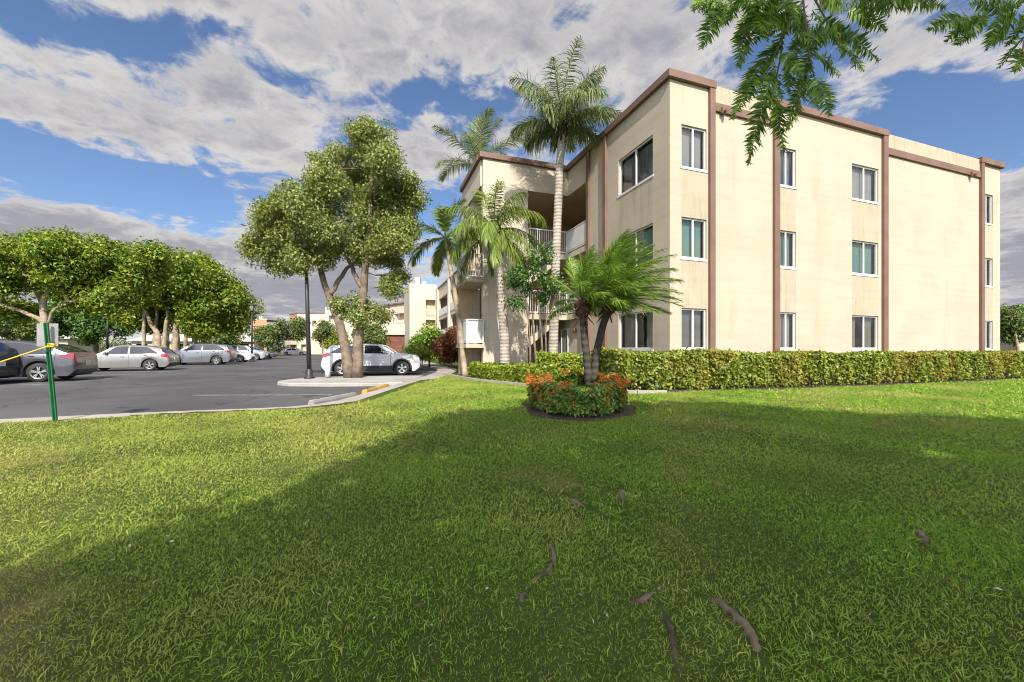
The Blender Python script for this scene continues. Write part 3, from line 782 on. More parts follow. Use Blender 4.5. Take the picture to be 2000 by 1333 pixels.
# ------------------------------------------------------------------ buildings beyond
def wall_line(parent, a, b, z1, holes, m, depth=.4, name='wall', z0=0):
    a, b = Vector((*a,0)), Vector((*b,0)); L = (b-a).length; U = (b-a)/L; N = U.cross(Vector((0,0,1)))
    mb = MB(); mb.grid_wall(a+Vector((0,0,z0*0)), U, N, L, z0, z1, [(h[0]*L,h[1]*L,h[2],h[3]) for h in holes], depth); mb.build(name, m, parent)
    mb = MB()
    for h in holes:
        p0, p1 = a+U*(h[0]*L-.05)-N*(depth+.3), a+U*(h[1]*L+.05)-N*(depth+.3)
        mb.face([(p0.x,p0.y,h[2]-.05),(p1.x,p1.y,h[2]-.05),(p1.x,p1.y,h[3]+.05),(p0.x,p0.y,h[3]+.05)])
    return mb, U, N, L
b2 = empty('apartment_building', (-13.65,53.1,0), 0, 'cream apartment block with stair tower and brown garage behind the white car', 'building')
o2 = Vector((-13.65,53.1))
def l2(p): return (p[0]-o2.x, p[1]-o2.y)
mb, U, N, L = wall_line(b2, (0,0), l2((-10.3,54.26)), 10.0, [(.60,.97,.3,2.3),(.60,.97,2.9,5.2),(.60,.97,5.65,7.9)], M['wall_far'], .5)
mb.build('recess', M['tan'], b2)
for zf in (2.9,5.65):
    mb = MB(); a, b = U*(L*.61), U*(L*.965)
    for z in (.05, .95): mb.bar((a.x,a.y-.02,zf+z),(b.x,b.y-.02,zf+z), .06, .06)
    for k in range(12): p = a.lerp(b, k/11); mb.bar((p.x,p.y-.02,zf),(p.x,p.y-.02,zf+.95), .03, .03, (1,0,0))
    mb.build('railing', M['white'], b2)
mb = MB(); mb.prism([(0,.02),(3.4,1.2),(1.5,7.5),(-2.5,6.5)], 9.5, 9.97); mb.box(.4,1.1,1.2,2.0,9.9,11.0); mb.box(1.3,1.9,1.5,2.1,9.9,10.5); mb.build('roof', M['wall_far'], b2)
mb = MB(); mb.face([(0,0,0),(0,0,10),(-2.5,6.5,10),(-2.5,6.5,0)]); mb.build('wall', M['wall_far'], b2)
mb, U, N, L = wall_line(b2, l2((-27.0,78.8)), l2((-17.2,70.2)), 9.5, [(.10,.40,6.5,7.8),(.52,.80,6.6,7.8),(.08,.42,3.7,4.9),(.50,.92,3.7,5.4),(.1,.4,.8,2.2)], M['wall_far'], .8)
mb.build('recess', M['tan'], b2)
mb = MB(); p, q = l2((-27.0,78.8)), l2((-17.2,70.2)); mb.bar((p[0],p[1]-.5,5.75),(q[0],q[1]-.5,5.75), 1.2, .3); mb.bar((p[0],p[1]-.4,3.3),(q[0],q[1]-.4,3.3), 1.0, .5); mb.build('balcony', M['slab'], b2)
mb = MB(); mb.bar((p[0],p[1]-.1,9.6),(q[0],q[1]-.1,9.6), .5, .22); mb.build('coping', M['trim'], b2)
mb, U, N, L = wall_line(b2, l2((-37.2,79.2)), l2((-27.0,78.8)), 9.6, [(.08,.2,6.6,7.9),(.08,.2,3.8,5.2),(.55,.75,6.6,7.9),(.55,.75,3.8,5.2)], M['wall_far'], .5)
mb.build('recess', M['tan'], b2)
mb = MB(); mb.prism([l2(x) for x in ((-37.2,79.3),(-27,78.9),(-17.2,70.3),(-12,80),(-36,92))], 9.3, 9.45); mb.build('roof', M['roof'], b2)
mb = MB(); a = l2((-20.6,58.6)); mb.box(a[0],a[0]+5.6,a[1],a[1]+6,3.35,4.9); mb.box(a[0],a[0]+1.65,a[1],a[1]+6,0,3.35); mb.box(a[0]+5.0,a[0]+5.25,a[1],a[1]+.3,0,3.35); mb.build('garage', M['wall_far'], b2)
mb = MB(); 
for k in range(6): mb.box(a[0]+1.66,a[0]+4.98,a[1]+.35,a[1]+.42,k*.54+.01,k*.54+.53)
mb.box(a[0]+5.3,a[0]+7.2,a[1]+1.0,a[1]+1.1,0,3.0); mb.build('garage_door', M['brown'], b2)

b5 = empty('apartment_building', (-48,92,0), 0, 'distant white and terracotta apartment block left of the tall tree trunk', 'building')
mb, U, N, L = wall_line(b5, (-1.6,0), (5.6,0), 9.4, [(.12,.28,6.4,7.8),(.12,.28,3.6,5.0),(.12,.28,.9,2.3),(.48,.60,6.4,7.8),(.48,.60,3.6,5.0),(.78,.9,3.6,5),(.78,.9,6.4,7.8)], M['wall_far'], .5)
mb.build('recess', M['tan'], b5)
mb, U, N, L = wall_line(b5, (-5.6,4.0), (-1.6,0.0), 9.4, [(.2,.75,5.9,7.6),(.2,.75,3.0,4.6),(.2,.75,.4,2.0)], M['orange'], .8)
mb.build('recess', M['brown'], b5)
for z in (2.3, 5.1): mb = MB(); mb.bar((-5.2,3.0,z+.4),(-2.2,0,z+.4), 1.6, .9); mb.build('balcony', M['slab'], b5)
mb = MB(); mb.prism([(-5.7,4),(-1.6,-.1),(5.7,-.1),(5.7,12),(-5.7,12)], 9.41, 9.65); mb.build('roof', M['trim'], b5)
mb = MB(); mb.face([(5.6,0,0),(5.6,12,0),(5.6,12,9.4),(5.6,0,9.4)]); mb.build('wall', M['wall_far'], b5); mb = MB(); mb.face([(-5.6,4,0),(-5.6,12,0),(-5.6,12,9.4),(-5.6,4,9.4)][::-1]); mb.build('wall', M['wall_far'], b5)
b6 = empty('apartment_building', (-76.5,120,0), 0, 'distant orange apartment block with pale edge behind the far lamp post', 'building')
mb, U, N, L = wall_line(b6, (-1.7,0), (3.2,-1.0), 10.2, [(.55,.8,6.4,7.9),(.55,.8,3.4,4.8)], M['orange'], .5); mb.build('recess', M['brown'], b6)
mb, U, N, L = wall_line(b6, (-3.4,2), (-1.7,0), 10.4, [(.25,.7,6.8,8.2),(.25,.7,3.8,5.2)], M['wall_far'], .5); mb.build('recess', M['tan'], b6)
mb = MB(); mb.prism([(-3.5,2),(-1.7,-.05),(3.3,-1.05),(4,9),(-3.5,9)], 10.0, 10.3); mb.box(-1.0,0,2,3,10.3,11.3); mb.build('roof', M['wall_far'], b6)
mb = MB(); mb.box(-8.5,-3.6,-8,-1,0,5.6); mb.build('wall', M['orange'], b6); mb = MB(); mb.box(-7.6,-6.6,-8.06,-8.003,0,3); mb.box(-5.4,-4.5,-8.06,-8.003,1,3.4); mb.build('door', M['brown'], b6)
def bungalow(x, y, w, h, label, rz):
    b = empty('house', (x, y, 0), rz, label, 'house')
    n = max(2, int(w/3.2)); hs = [((i+.2)/n, (i+.72)/n, .9, 2.2) for i in range(n)]
    mb, U, N, L = wall_line(b, (-w/2,0), (w/2,0), h, hs, M['slab'], .2); mb.build('recess', M['dark'], b)
    mb = MB(); mb.face([(w/2,0,0),(w/2,7,0),(w/2,7,h),(w/2,0,h)]); mb.build('wall', M['slab'], b); mb = MB(); mb.face([(-w/2,0,0),(-w/2,7,0),(-w/2,7,h),(-w/2,0,h)][::-1]); mb.build('wall', M['slab'], b)
    mb = MB(); e = .6; z1 = h+1.3; mb.face([(-w/2-e,-e,h),(w/2+e,-e,h),(w/2-2,3.5,z1),(-w/2+2,3.5,z1)]); mb.face([(w/2+e,-e,h),(w/2+e,7+e,h),(w/2-2,3.5,z1)]); mb.face([(-w/2-e,7+e,h),(-w/2-e,-e,h),(-w/2+2,3.5,z1)]); mb.face([(w/2+e,7+e,h),(-w/2-e,7+e,h),(-w/2+2,3.5,z1),(w/2-2,3.5,z1)])
    mb.box(-w/2-e,w/2+e,-e-.02,-e+.05,h-.2,h); mb.build('roof', M['roof'], b); return b
bungalow(-73, 55, 18, 2.9, 'low pale bungalow behind the charcoal crossover at the left edge', R(18))
bungalow(-62, 78, 20, 2.9, 'low pale bungalow seen between the tree trunks behind the silver hatchback', R(18))
bungalow(60, 36, 24, 2.6, 'low dark house behind the pale trunked tree past the building', R(-10))
# ------------------------------------------------------------------ cars
def car_paint(name, c, metal=.35, rough=.28):
    m, nt, p = new_mat(name); v = coords(nt)
    col = mixc(nt, mapr(nt, noise(nt, v, 1.2, 5), .35, .7), c, tuple(x*.88 for x in c))
    sp = nt.nodes.new('ShaderNodeSeparateXYZ'); t = nt.nodes.new('ShaderNodeTexCoord'); nt.links.new(t.outputs['Object'], sp.inputs[0])
    dust = mapr(nt, math_n(nt, 'ADD', sp.outputs[2], math_n(nt, 'MULTIPLY', noise(nt, v, 4, 4), .3)), .30, .65, .22, 0)
    col = mixc(nt, dust, col, (.22,.19,.16))
    nt.links.new(col, p.inputs['Base Color']); p.inputs['Metallic'].default_value = metal; p.inputs['Roughness'].default_value = rough
    p.inputs['Coat Weight'].default_value = .7; p.inputs['Coat Roughness'].default_value = .06; return m
P = {'charcoal': car_paint('charcoal paint', (.085,.085,.10), .5), 'silver': car_paint('silver paint', (.29,.28,.26), .5), 'grey': car_paint('blue grey paint', (.18,.195,.215), .5),
     'white': car_paint('white paint', (.66,.66,.67), .0, .3), 'black': car_paint('black paint', (.02,.02,.024), .2), 'bluegrey': car_paint('pale blue paint', (.42,.46,.51), .3)}
m, nt, p = new_mat('car glass'); p.inputs['Base Color'].default_value = (.018,.022,.026,1); p.inputs['Roughness'].default_value = .05; p.inputs['Specular IOR Level'].default_value = .8; M['carglass'] = m
M['tyre'] = simple('tyre rubber', (.018,.018,.019), .85, (.035,.034,.033), 6)
M['rim'] = simple('alloy wheel', (.52,.52,.53), .35, (.40,.40,.41), 4, metal=.6)
M['cladding'] = simple('black plastic cladding', (.022,.022,.024), .6, (.032,.032,.032), 3)
M['lampred'] = simple('red tail lamp lens', (.38,.012,.02), .2, (.22,.008,.014), 3, coat=.8)
M['lampclear'] = simple('clear head lamp lens', (.55,.56,.58), .15, (.3,.3,.32), 3, coat=.8)
M['plate'] = simple('number plate', (.6,.6,.57), .5, (.5,.5,.48), 8)
PROF = {
 'suv': dict(top=[(0,.44),(.010,.56),(.035,.63),(.10,.665),(.20,.69),(.245,.705),(.37,.955),(.42,.985),(.55,1.0),(.75,.99),(.90,.955),(.925,.925),(.972,.72),(.988,.63),(1,.42)], belt=.665, ws=(.255,.375), rw=(.925,.968), side=(.315,.90), bpil=.575),
 'hatch': dict(top=[(0,.36),(.012,.47),(.05,.535),(.14,.60),(.22,.645),(.255,.665),(.40,.955),(.46,.99),(.56,1.0),(.72,.98),(.87,.91),(.895,.88),(.96,.66),(.985,.58),(1,.40)], belt=.62, ws=(.262,.405), rw=(.895,.957), side=(.32,.87), bpil=.575),
 'fastback': dict(top=[(0,.36),(.012,.48),(.05,.56),(.16,.62),(.26,.66),(.29,.675),(.42,.955),(.48,.99),(.56,1.0),(.68,.975),(.80,.91),(.86,.86),(.95,.715),(.985,.69),(1,.44)], belt=.635, ws=(.297,.42), rw=(.80,.945), side=(.35,.855), bpil=.575),
 'sedan': dict(top=[(0,.36),(.012,.47),(.05,.55),(.16,.615),(.26,.655),(.29,.67),(.42,.955),(.48,.99),(.56,1.0),(.66,.985),(.74,.93),(.86,.72),(.90,.705),(.975,.68),(.99,.6),(1,.42)], belt=.635, ws=(.297,.42), rw=(.74,.855), side=(.35,.80), bpil=.575)}
def make_car(kind, L, W, H, wb, paint, clad, label, loc, rz, group='cars parked in the lot', wr=.335, tail=True):
    c = empty('parked_car', loc, rz, label, 'car', group); pr = PROF[kind]; paint = P[paint]
    fo = (L-wb)*.47/L; xw = (fo, fo+wb/L); gc = .19
    tx, tz = zip(*pr['top'])
    top = lambda x: float(np.interp(x, tx, tz))*H
    def section(x):
        w = W/2*float(np.interp(x, [0,.02,.06,.16,.5,.84,.94,.985,1], [.70,.80,.90,.985,1,.99,.95,.90,.82]))
        zt = top(x); zb = gc+.12*H*max(0, (.05-x)/.05)+.16*H*max(0, (x-.95)/.05)
        arch = 0
        for q in xw:
            d = abs(x-q)*L; Ra = wr+.065
            if d < Ra: arch = max(arch, math.sqrt(Ra*Ra-d*d)+wr)
        zs = min(pr['belt']*H+.03*(x-.5)*H, zt-.025); za = max(zb, min(arch, zs-.06))
        ws = w-max(0, zt-zs)*.34
        return [(0,za), (w*.86,za), (w*.985,za+.015), (w*1.0,za+(zs-za)*.35), (w*.992,za+(zs-za)*.68), (w*.965,zs), (ws*.985,zt-min(.07,(zt-zs)*.4)), (ws*.90,zt-min(.022,(zt-zs)*.2)), (ws*.55,zt-.004), (0,zt)]
    X2 = lambda x: L*(.5-x)
    def S(x, v, side):
        s = section(x); i = min(int(v), 8); f = v-i
        return Vector((X2(x), side*(s[i][0]*(1-f)+s[i+1][0]*f), s[i][1]*(1-f)+s[i+1][1]*f))
    xs = sorted({*np.linspace(0,1,70).tolist(), *tx, *[q+s*(wr+.065)/L*k for q in xw for s in (-1,1) for k in (1.0,.999,.97,.9,.8,.65,.4,0)]}); xs = [x for x in xs if 0 <= x <= 1]
    mb = MB(); n = len(xs); b = []
    for x in xs:
        s = section(x); row = [(X2(x), y, z) for y, z in s]+[(X2(x), -y, z) for y, z in s[-2:0:-1]]
        b.append(len(mb.v)); mb.v += row
    k = len(row)
    for i in range(n-1):
        for j in range(k):
            j2 = (j+1) % k; mb.f.append((b[i]+j, b[i]+j2, b[i+1]+j2, b[i+1]+j)); mb.m.append(0); mb.st.append(0)
    mb.f.append(tuple(b[0]+j for j in range(k))[::-1]); mb.f.append(tuple(b[-1]+j for j in range(k))); mb.m += [0,0]; mb.st += [0,0]
    body = mb.build('body', paint, c, smooth=True)
    bm = bmesh.new(); bm.from_mesh(body.data); bmesh.ops.recalc_face_normals(bm, faces=bm.faces); bm.to_mesh(body.data); bm.free()
    md = body.modifiers.new('edges', 'EDGE_SPLIT'); md.split_angle = R(38)
    def patch(name, m, x0, x1, v0, v1, side, off=.006, nx=14, nv=4, parent=c, v0f=None, v1f=None):
        mb = MB(); g_ = []
        for i in range(nx+1):
            x = x0+(x1-x0)*i/nx; r = []
            a0 = v0f(i/nx) if v0f else v0; a1 = v1f(i/nx) if v1f else v1
            for j in range(nv+1):
                v = a0+(a1-a0)*j/nv; p = S(x, v, side)
                du = S(min(1,x+.01), v, side)-S(max(0,x-.01), v, side); dv = S(x, min(8.99,v+.08), side)-S(x, max(0,v-.08), side)
                nn = du.cross(dv); nn = nn.normalized() if nn.length > 1e-9 else Vector((0,side,0))
                cdir = p-Vector((p.x*.8, 0, H*.45))
                if nn.dot(cdir) < 0: nn = -nn
                r.append(p+nn*off)
            g_.append(r)
        for i in range(nx):
            for j in range(nv): mb.face([g_[i][j], g_[i+1][j], g_[i+1][j+1], g_[i][j+1]])
        return mb.build(name, m, parent, smooth=True)
    def across(name, m, x0, x1, vlow, off=.006, nx=6):
        mb = MB(); vs = [(vlow+(9-vlow)*j/6, 1) for j in range(7)]+[(9-(9-vlow)*j/6, -1) for j in range(1,7)]; g_ = []
        for i in range(nx+1):
            x = x0+(x1-x0)*i/nx; t = S(min(1,x+.01),9,1)-S(max(0,x-.01),9,1); nn = Vector((-t.z,0,t.x)); nn = nn if nn.z > 0 else -nn; nn.normalize()
            g_.append([S(x, v, s)+nn*off for v, s in vs])
        for i in range(nx):
            for j in range(12): mb.face([g_[i][j], g_[i+1][j], g_[i+1][j+1], g_[i][j+1]])
        return mb.build(name, m, c, smooth=True)
    across('windshield', M['carglass'], *pr['ws'], 6.25); across('rear_window', M['carglass'], *pr['rw'], 6.3)
    x0, x1 = pr['side']; bp = pr['bpil']
    for s in (1,-1):
        lo = lambda t: 5.10
        hi = lambda t: 5.98
        patch('side_window', M['carglass'], x0, bp-.008, 5.1, 5.98, s, .006, 10, 3, v1f=lambda t: 5.1+.88*min(1, t*1.7+.12))
        patch('side_window', M['carglass'], bp+.008, x1, 5.1, 5.98, s, .006, 10, 3, v1f=lambda t: 5.1+.88*min(1, (1-t)*2.2+.22))
        patch('headlight', M['lampclear'], .018, .10, 4.05 if not clad else 3.55, 4.85 if not clad else 4.3, s, .008, 8, 3, v1f=(lambda t: 4.85-.35*t) if not clad else None)
        patch('taillight', M['lampred'], .905, .995, 4.25, 5.2 if kind != 'hatch' else 6.2, s, .009, 8, 4, v0f=lambda t: 4.75-.55*t if kind != 'hatch' else 4.4-.2*t)
        if clad: patch('cladding', M['cladding'], xw[0]+(wr+.1)/L, xw[1]-(wr+.1)/L, 1.6, 3.0, s, .012, 10, 3)
        # mirror
        mb = MB(); p = S(x0+.035, 5.25, s); mb.lathe([(0,-.09),(.055,-.07),(.075,0),(.055,.07),(0,.09)], (p.x, p.y+s*.12, p.z+.03), 'y', 12); mb.bar(p, (p.x, p.y+s*.1, p.z+.02), .05, .04); mb.build('mirror', paint, c, smooth=True)
        for xd in (bp-.06, min(x1-.06, bp+.17)):
            p = S(xd, 4.55, s); mb = MB(); mb.bar((p.x-.07,p.y+s*.022,p.z),(p.x+.07,p.y+s*.022,p.z), .025, .03); mb.build('door_handle', paint, c)
        # shut lines as thin dark strips of rubber
        for xd in (x0-.01, bp, min(x1-.01, bp+.24)):
            patch('door_seal', M['cladding'], xd-.0016, xd+.0016, 2.2, 5.0, s, .003, 1, 6)
        for q in xw:
            if clad:
                mb = MB(); pts = []
                for k_ in range(15):
                    a = math.pi*k_/14; Ra = wr+.075; xx = q-Ra*math.cos(a)/L; w = section(q)[3][0]
                    pts.append((X2(xx), s*(w+.004), wr+Ra*math.sin(a)-(.1 if k_ in (0,14) else 0)))
                mb.tube(pts, .045, 6); mb.build('wheel_arch', M['cladding'], c, smooth=True)
    wid = .21
    for q in xw:
        for s in (1,-1):
            yc = s*(W/2-wid*.5-.012); mb = MB(); X0 = X2(q)
            mb.lathe([(wr*.60,-wid/2),(wr*.90,-wid/2),(wr*.985,-wid*.36),(wr,-wid*.2),(wr,wid*.2),(wr*.985,wid*.36),(wr*.90,wid/2),(wr*.60,wid/2)], (X0,yc,wr), 'y', 28)
            wh = mb.build('wheel', M['tyre'], c, smooth=True)
            mb = MB(); yo = yc+s*wid*.42
            mb.lathe([(wr*.66,0),(wr*.66,s*wid*.09),(wr*.58,s*wid*.03)], (X0,yo,wr), 'y', 28); mb.lathe([(wr*.16,s*.0),(wr*.12,s*wid*.06),(0,s*wid*.07)], (X0,yo,wr), 'y', 14)
            for k_ in range(5):
                a = 2*math.pi*k_/5+.3; d = Vector((math.cos(a),0,math.sin(a)))
                for w_ in (-.16,.16):
                    e = Vector((math.cos(a+w_),0,math.sin(a+w_))); mb.bar(Vector((X0,yo,wr))+d*wr*.1, Vector((X0,yo,wr))+e*wr*.62, .035, .03, (0,1,0))
            mb.build('rim', M['rim'], wh, smooth=False)
            mb = MB(); mb.lathe([(0,0),(wr*.62,0)], (X0,yc+s*wid*.2,wr), 'y', 20); mb.build('brake_disc', M['cladding'], wh)
    # dark lower bumpers, plate, grille
    mb = MB(); zb = gc+.03
    mb.box(-L/2-.012,-L/2+.12,-W*.36,W*.36,gc+.10,gc+.26); mb.build('rear_bumper', M['cladding'], c, bevel=.02)
    mb = MB(); mb.box(L/2-.10,L/2+.012,-W*.34,W*.34,gc+.12,gc+.34); mb.build('grille', M['cladding'], c, bevel=.02)
    mb = MB(); mb.box(-L/2-.022,-L/2+.02,-.16,.16,H*.40,H*.40+.16) if kind != 'sedan' else mb.box(-L/2-.022,-L/2+.02,-.16,.16,H*.34,H*.34+.16); mb.build('number_plate', M['plate'], c)
    if kind == 'fastback':
        patch('light_bar', M['lampred'], .962, .99, 5.2, 8.99, 1, .008, 3, 6); patch('light_bar', M['lampred'], .962, .99, 5.2, 8.99, -1, .008, 3, 6)
        across('spoiler', M['cladding'], .795, .83, 6.2, .02)
    if kind == 'suv':
        for s in (1,-1):
            mb = MB(); pts = [S(x, 6.6, s)+Vector((0,0,.045)) for x in np.linspace(.45,.84,8)]; mb.tube([S(.44,6.6,s)]+pts+[S(.85,6.6,s)], .016, 6); mb.build('roof_rail', M['cladding'], c, smooth=True)
    return c
# left row: rear ends on a line, noses to the left; stall pitch 2.85 m along D1
RL = math.atan2(.328,.945)+math.pi
def left_car(rear_wheel, kind, L, W, H, wb, paint, clad, label, turn=0.0, wr=.33, nose_in=True):
    # rear_wheel: ground point under the rear wheel nearest to the viewer
    rz = RL+turn if nose_in else RL+math.pi+turn
    fo = (L-wb)*.47; lx = L/2-(fo+wb) if nose_in else L/2-fo
    c, s = math.cos(rz), math.sin(rz); ly = (W/2-.1)*(1 if nose_in else -1)
    loc = (rear_wheel[0]-(lx*c-ly*s), rear_wheel[1]-(lx*s+ly*c), 0.0)
    return make_car(kind, L, W, H, wb, paint, clad, label, loc, rz, wr=wr)
G3 = lambda x, y: on_ground(x, y, 0.0)
left_car(G3(-125,757.5), 'suv', 4.6, 1.86, 1.60, 2.7, 'black', True, 'dark car cut off by the left edge with only its red lit rear corner showing', .0, .34)
left_car(G3(78,746.5), 'fastback', 4.75, 1.9, 1.58, 2.85, 'charcoal', False, 'charcoal fastback crossover behind the green sign post', .10, .36)
left_car(G3(293,724.5), 'hatch', 4.35, 1.8, 1.48, 2.62, 'silver', False, 'silver hatchback with tall red tail lamps, parked beyond the charcoal crossover', .08, .32)
left_car(G3(423,712.8), 'suv', 4.5, 1.85, 1.66, 2.67, 'grey', False, 'blue grey crossover parked between the silver hatchback and the white saloon', .04, .34)
left_car(G3(468,708.2), 'sedan', 4.7, 1.82, 1.46, 2.75, 'white', False, 'white saloon parked nose out next to the blue grey crossover', .0, .33, nose_in=False)
left_car(G3(500,704.2), 'suv', 4.5, 1.84, 1.64, 2.67, 'bluegrey', False, 'pale blue car parked behind the white saloon', .0, .33, nose_in=False)
left_car(G3(521,701.0), 'sedan', 4.7, 1.84, 1.5, 2.75, 'silver', False, 'grey saloon, farthest of the cars parked along the left row', .0, .33, nose_in=False)
make_car('sedan', 4.8, 1.85, 1.48, 2.8, 'white', False, 'distant white saloon seen side on at the far end of the lot', (-43.0,79.0,0), R(8), wr=.33)
make_car('hatch', 4.3, 1.8, 1.5, 2.6, 'black', False, 'distant black hatchback parked under the round tree at the far end', (-46.0,84.0,0), R(12), wr=.33)
# white crossover beside the planter island
RS = R(12)
make_car('suv', 4.42, 1.82, 1.50, 2.66, 'white', True, 'white crossover with black wheel arches parked behind the two trunked tree', (-6.75,19.45,0), RS, wr=.345)
make_car('sedan', 4.6, 1.82, 1.42, 2.7, 'charcoal', False, 'dark saloon mostly hidden on the far side of the white crossover', (-7.75,22.4,0), R(17), wr=.33)

# ------------------------------------------------------------------ street furniture
M['black_metal'] = simple('black painted metal', (.018,.018,.02), .5, (.03,.03,.03), 3)
M['lantern'] = simple('milky lantern glass', (.35,.35,.36), .3)
def lamp(x, y, z, h, label, lean=(0,0)):
    t = empty('lamp_post', (x,y,z), 0, label, 'lamp post', 'lamp posts round the lot'); L = Vector((lean[0],lean[1],h))
    mb = MB(); mb.lathe([(0,0),(.19,0),(.19,.05),(.13,.08),(.12,.30),(.085,.36)], seg=20); mb.build('base', M['black_metal'], t, smooth=True)
    mb = MB(); mb.tube([(0,0,.3), L*.5+Vector((0,0,.1)), L], [.085,.075,.062], 14); mb.build('pole', M['black_metal'], t, smooth=True)
    c = tuple(L)
    mb = MB(); mb.lathe([(.0,0),(.10,.02),(.13,.08),(.10,.12)], c, seg=16); mb.lathe([(.24,.60),(.27,.62),(.20,.72),(.08,.80),(.03,.90),(0,.92)], c, seg=16)
    for k in range(6): a = k*math.pi/3; mb.bar((c[0]+.11*math.cos(a),c[1]+.11*math.sin(a),c[2]+.1),(c[0]+.24*math.cos(a),c[1]+.24*math.sin(a),c[2]+.61), .022, .022)
    ln = mb.build('lantern', M['black_metal'], t)
    mb = MB(); mb.lathe([(.09,.12),(.21,.60)], c, seg=16); mb.build('lens', M['lantern'], ln, smooth=True); return t
p = ray(604,0,15.4); lamp(p.x, 15.4, .12, 4.9, 'tall black lamp post on the planter island, its head hidden in the tree', (-.13,0))
p = ray(492,0,40); lamp(p.x, 40, .0, 5.0, 'black lamp post with lantern standing clear of the trees above the far cars')
p = ray(210,0,36); lamp(p.x, 36, .0, 4.6, 'black lamp post among the yellow green trees behind the silver hatchback')
# white pipe stub
p = ray(640,0,15.75); mb = MB(); mb.lathe([(0,0),(.10,0),(.10,.34),(.085,.37),(.07,.37),(.07,.30),(0,.30)], seg=20); o = mb.build('bollard', M['white'], smooth=True); o.location = (p.x, 15.75, .13)
tag(o, 'short white pipe bollard beside the tall lamp post on the island', 'bollard')
# wheel stops
def wheel_stop(a, b, m, label):
    a, b = Vector(a), Vector(b); L = (b-a).length; t = empty('wheel_stop', (a.x,a.y,.0), math.atan2(b.y-a.y, b.x-a.x), label, 'wheel stop', 'concrete wheel stops at the kerb')
    mb = MB(); prof = [(-.085,.004),(.085,.004),(.075,.07),(.045,.125),(-.045,.125),(-.075,.07)]
    for k in range(6):
        p, q = prof[k], prof[(k+1)%6]; mb.face([(0,p[0],p[1]),(0,q[0],q[1]),(L,q[0],q[1]),(L,p[0],p[1])])
    mb.face([(0,*p) for p in prof][::-1]); mb.face([(L,*p) for p in prof])
    mb.build('block', m, t, bevel=.012)
    for x in (.25, L-.25): mb = MB(); mb.lathe([(.02,.12),(.02,.14),(0,.142)], (x,0,0), seg=10); mb.build('anchor_pin', M['black_metal'], t)
wheel_stop((-4.42,8.75,0), (-4.10,10.35,0), M['stopgrey'], 'bare grey concrete wheel stop at the near stall')
wheel_stop((-4.08,11.0,0), (-4.02,12.85,0), M['yellow'], 'worn yellow painted wheel stop before the planter island')
# sign on a leaning green post with a yellow rope
M['green_post'] = simple('green painted steel', (.02,.15,.055), .45, (.015,.10,.04), 6)
M['sign_back'] = simple('bare aluminium sign back', (.36,.35,.33), .5, (.28,.27,.26), 4, metal=.3)
M['rope'] = simple('yellow rope', (.70,.48,.02), .7, (.55,.36,.02), 20)
sb = on_ground(108,824); st = empty('sign_post', sb, 0, 'leaning green steel post with the grey back of a square sign', 'sign')
tp = ray(88,633,6.25)-sb; ax = tp.normalized()
mb = MB()
U3 = Vector((1,0,0)); w = .035
prof = [(-w,0),(-w*.55,0),(-w*.45,.03),(w*.45,.03),(w*.55,0),(w,0),(w,.005),(w*.6,.005),(w*.5,.036),(-w*.5,.036),(-w*.6,.005),(-w,.005)]
a0 = [Vector((q[0],q[1],-.15)) for q in prof]; a1 = [tp+Vector((q[0],q[1],.02)) for q in prof]
for k in range(len(prof)): k2 = (k+1)%len(prof); mb.face([a0[k],a0[k2],a1[k2],a1[k]])
mb.face(a1); mb.build('post', M['green_post'], st)
mb = MB(); s0 = ray(65.5,677,6.32)-sb; s1 = ray(108,632,6.32)-sb; mb.box(s0.x, s1.x, s0.y+.04, s0.y+.045, s0.z, s1.z); mb.build('sign_panel', M['sign_back'], st, bevel=.002)
mb = MB()
for z in (s0.z+.07, s1.z-.06): mb.lathe([(.012,0),(.012,.012),(0,.014)], (ax.x*z+.0, s0.y+.02, z), 'y', 8)
mb.build('bolt', M['rim'], st)
ra = ray(96,676,6.2); rb = Vector((-10.6,5.9,.35)); mb = MB()
pts = [ra.lerp(rb, k/12)+Vector((0,0,-.10*math.sin(math.pi*k/12))) for k in range(13)]
mb.tube(pts, .011, 6); c0 = ra+Vector((.0,.03,0))
mb.tube([c0+Vector((.045*math.cos(a), .035*math.sin(a), .0035*a-.03)) for a in np.linspace(0, 19, 60)], .010, 5)
o = mb.build('rope', M['rope'], smooth=True); tag(o, 'yellow rope tied to the leaning green post', 'rope')
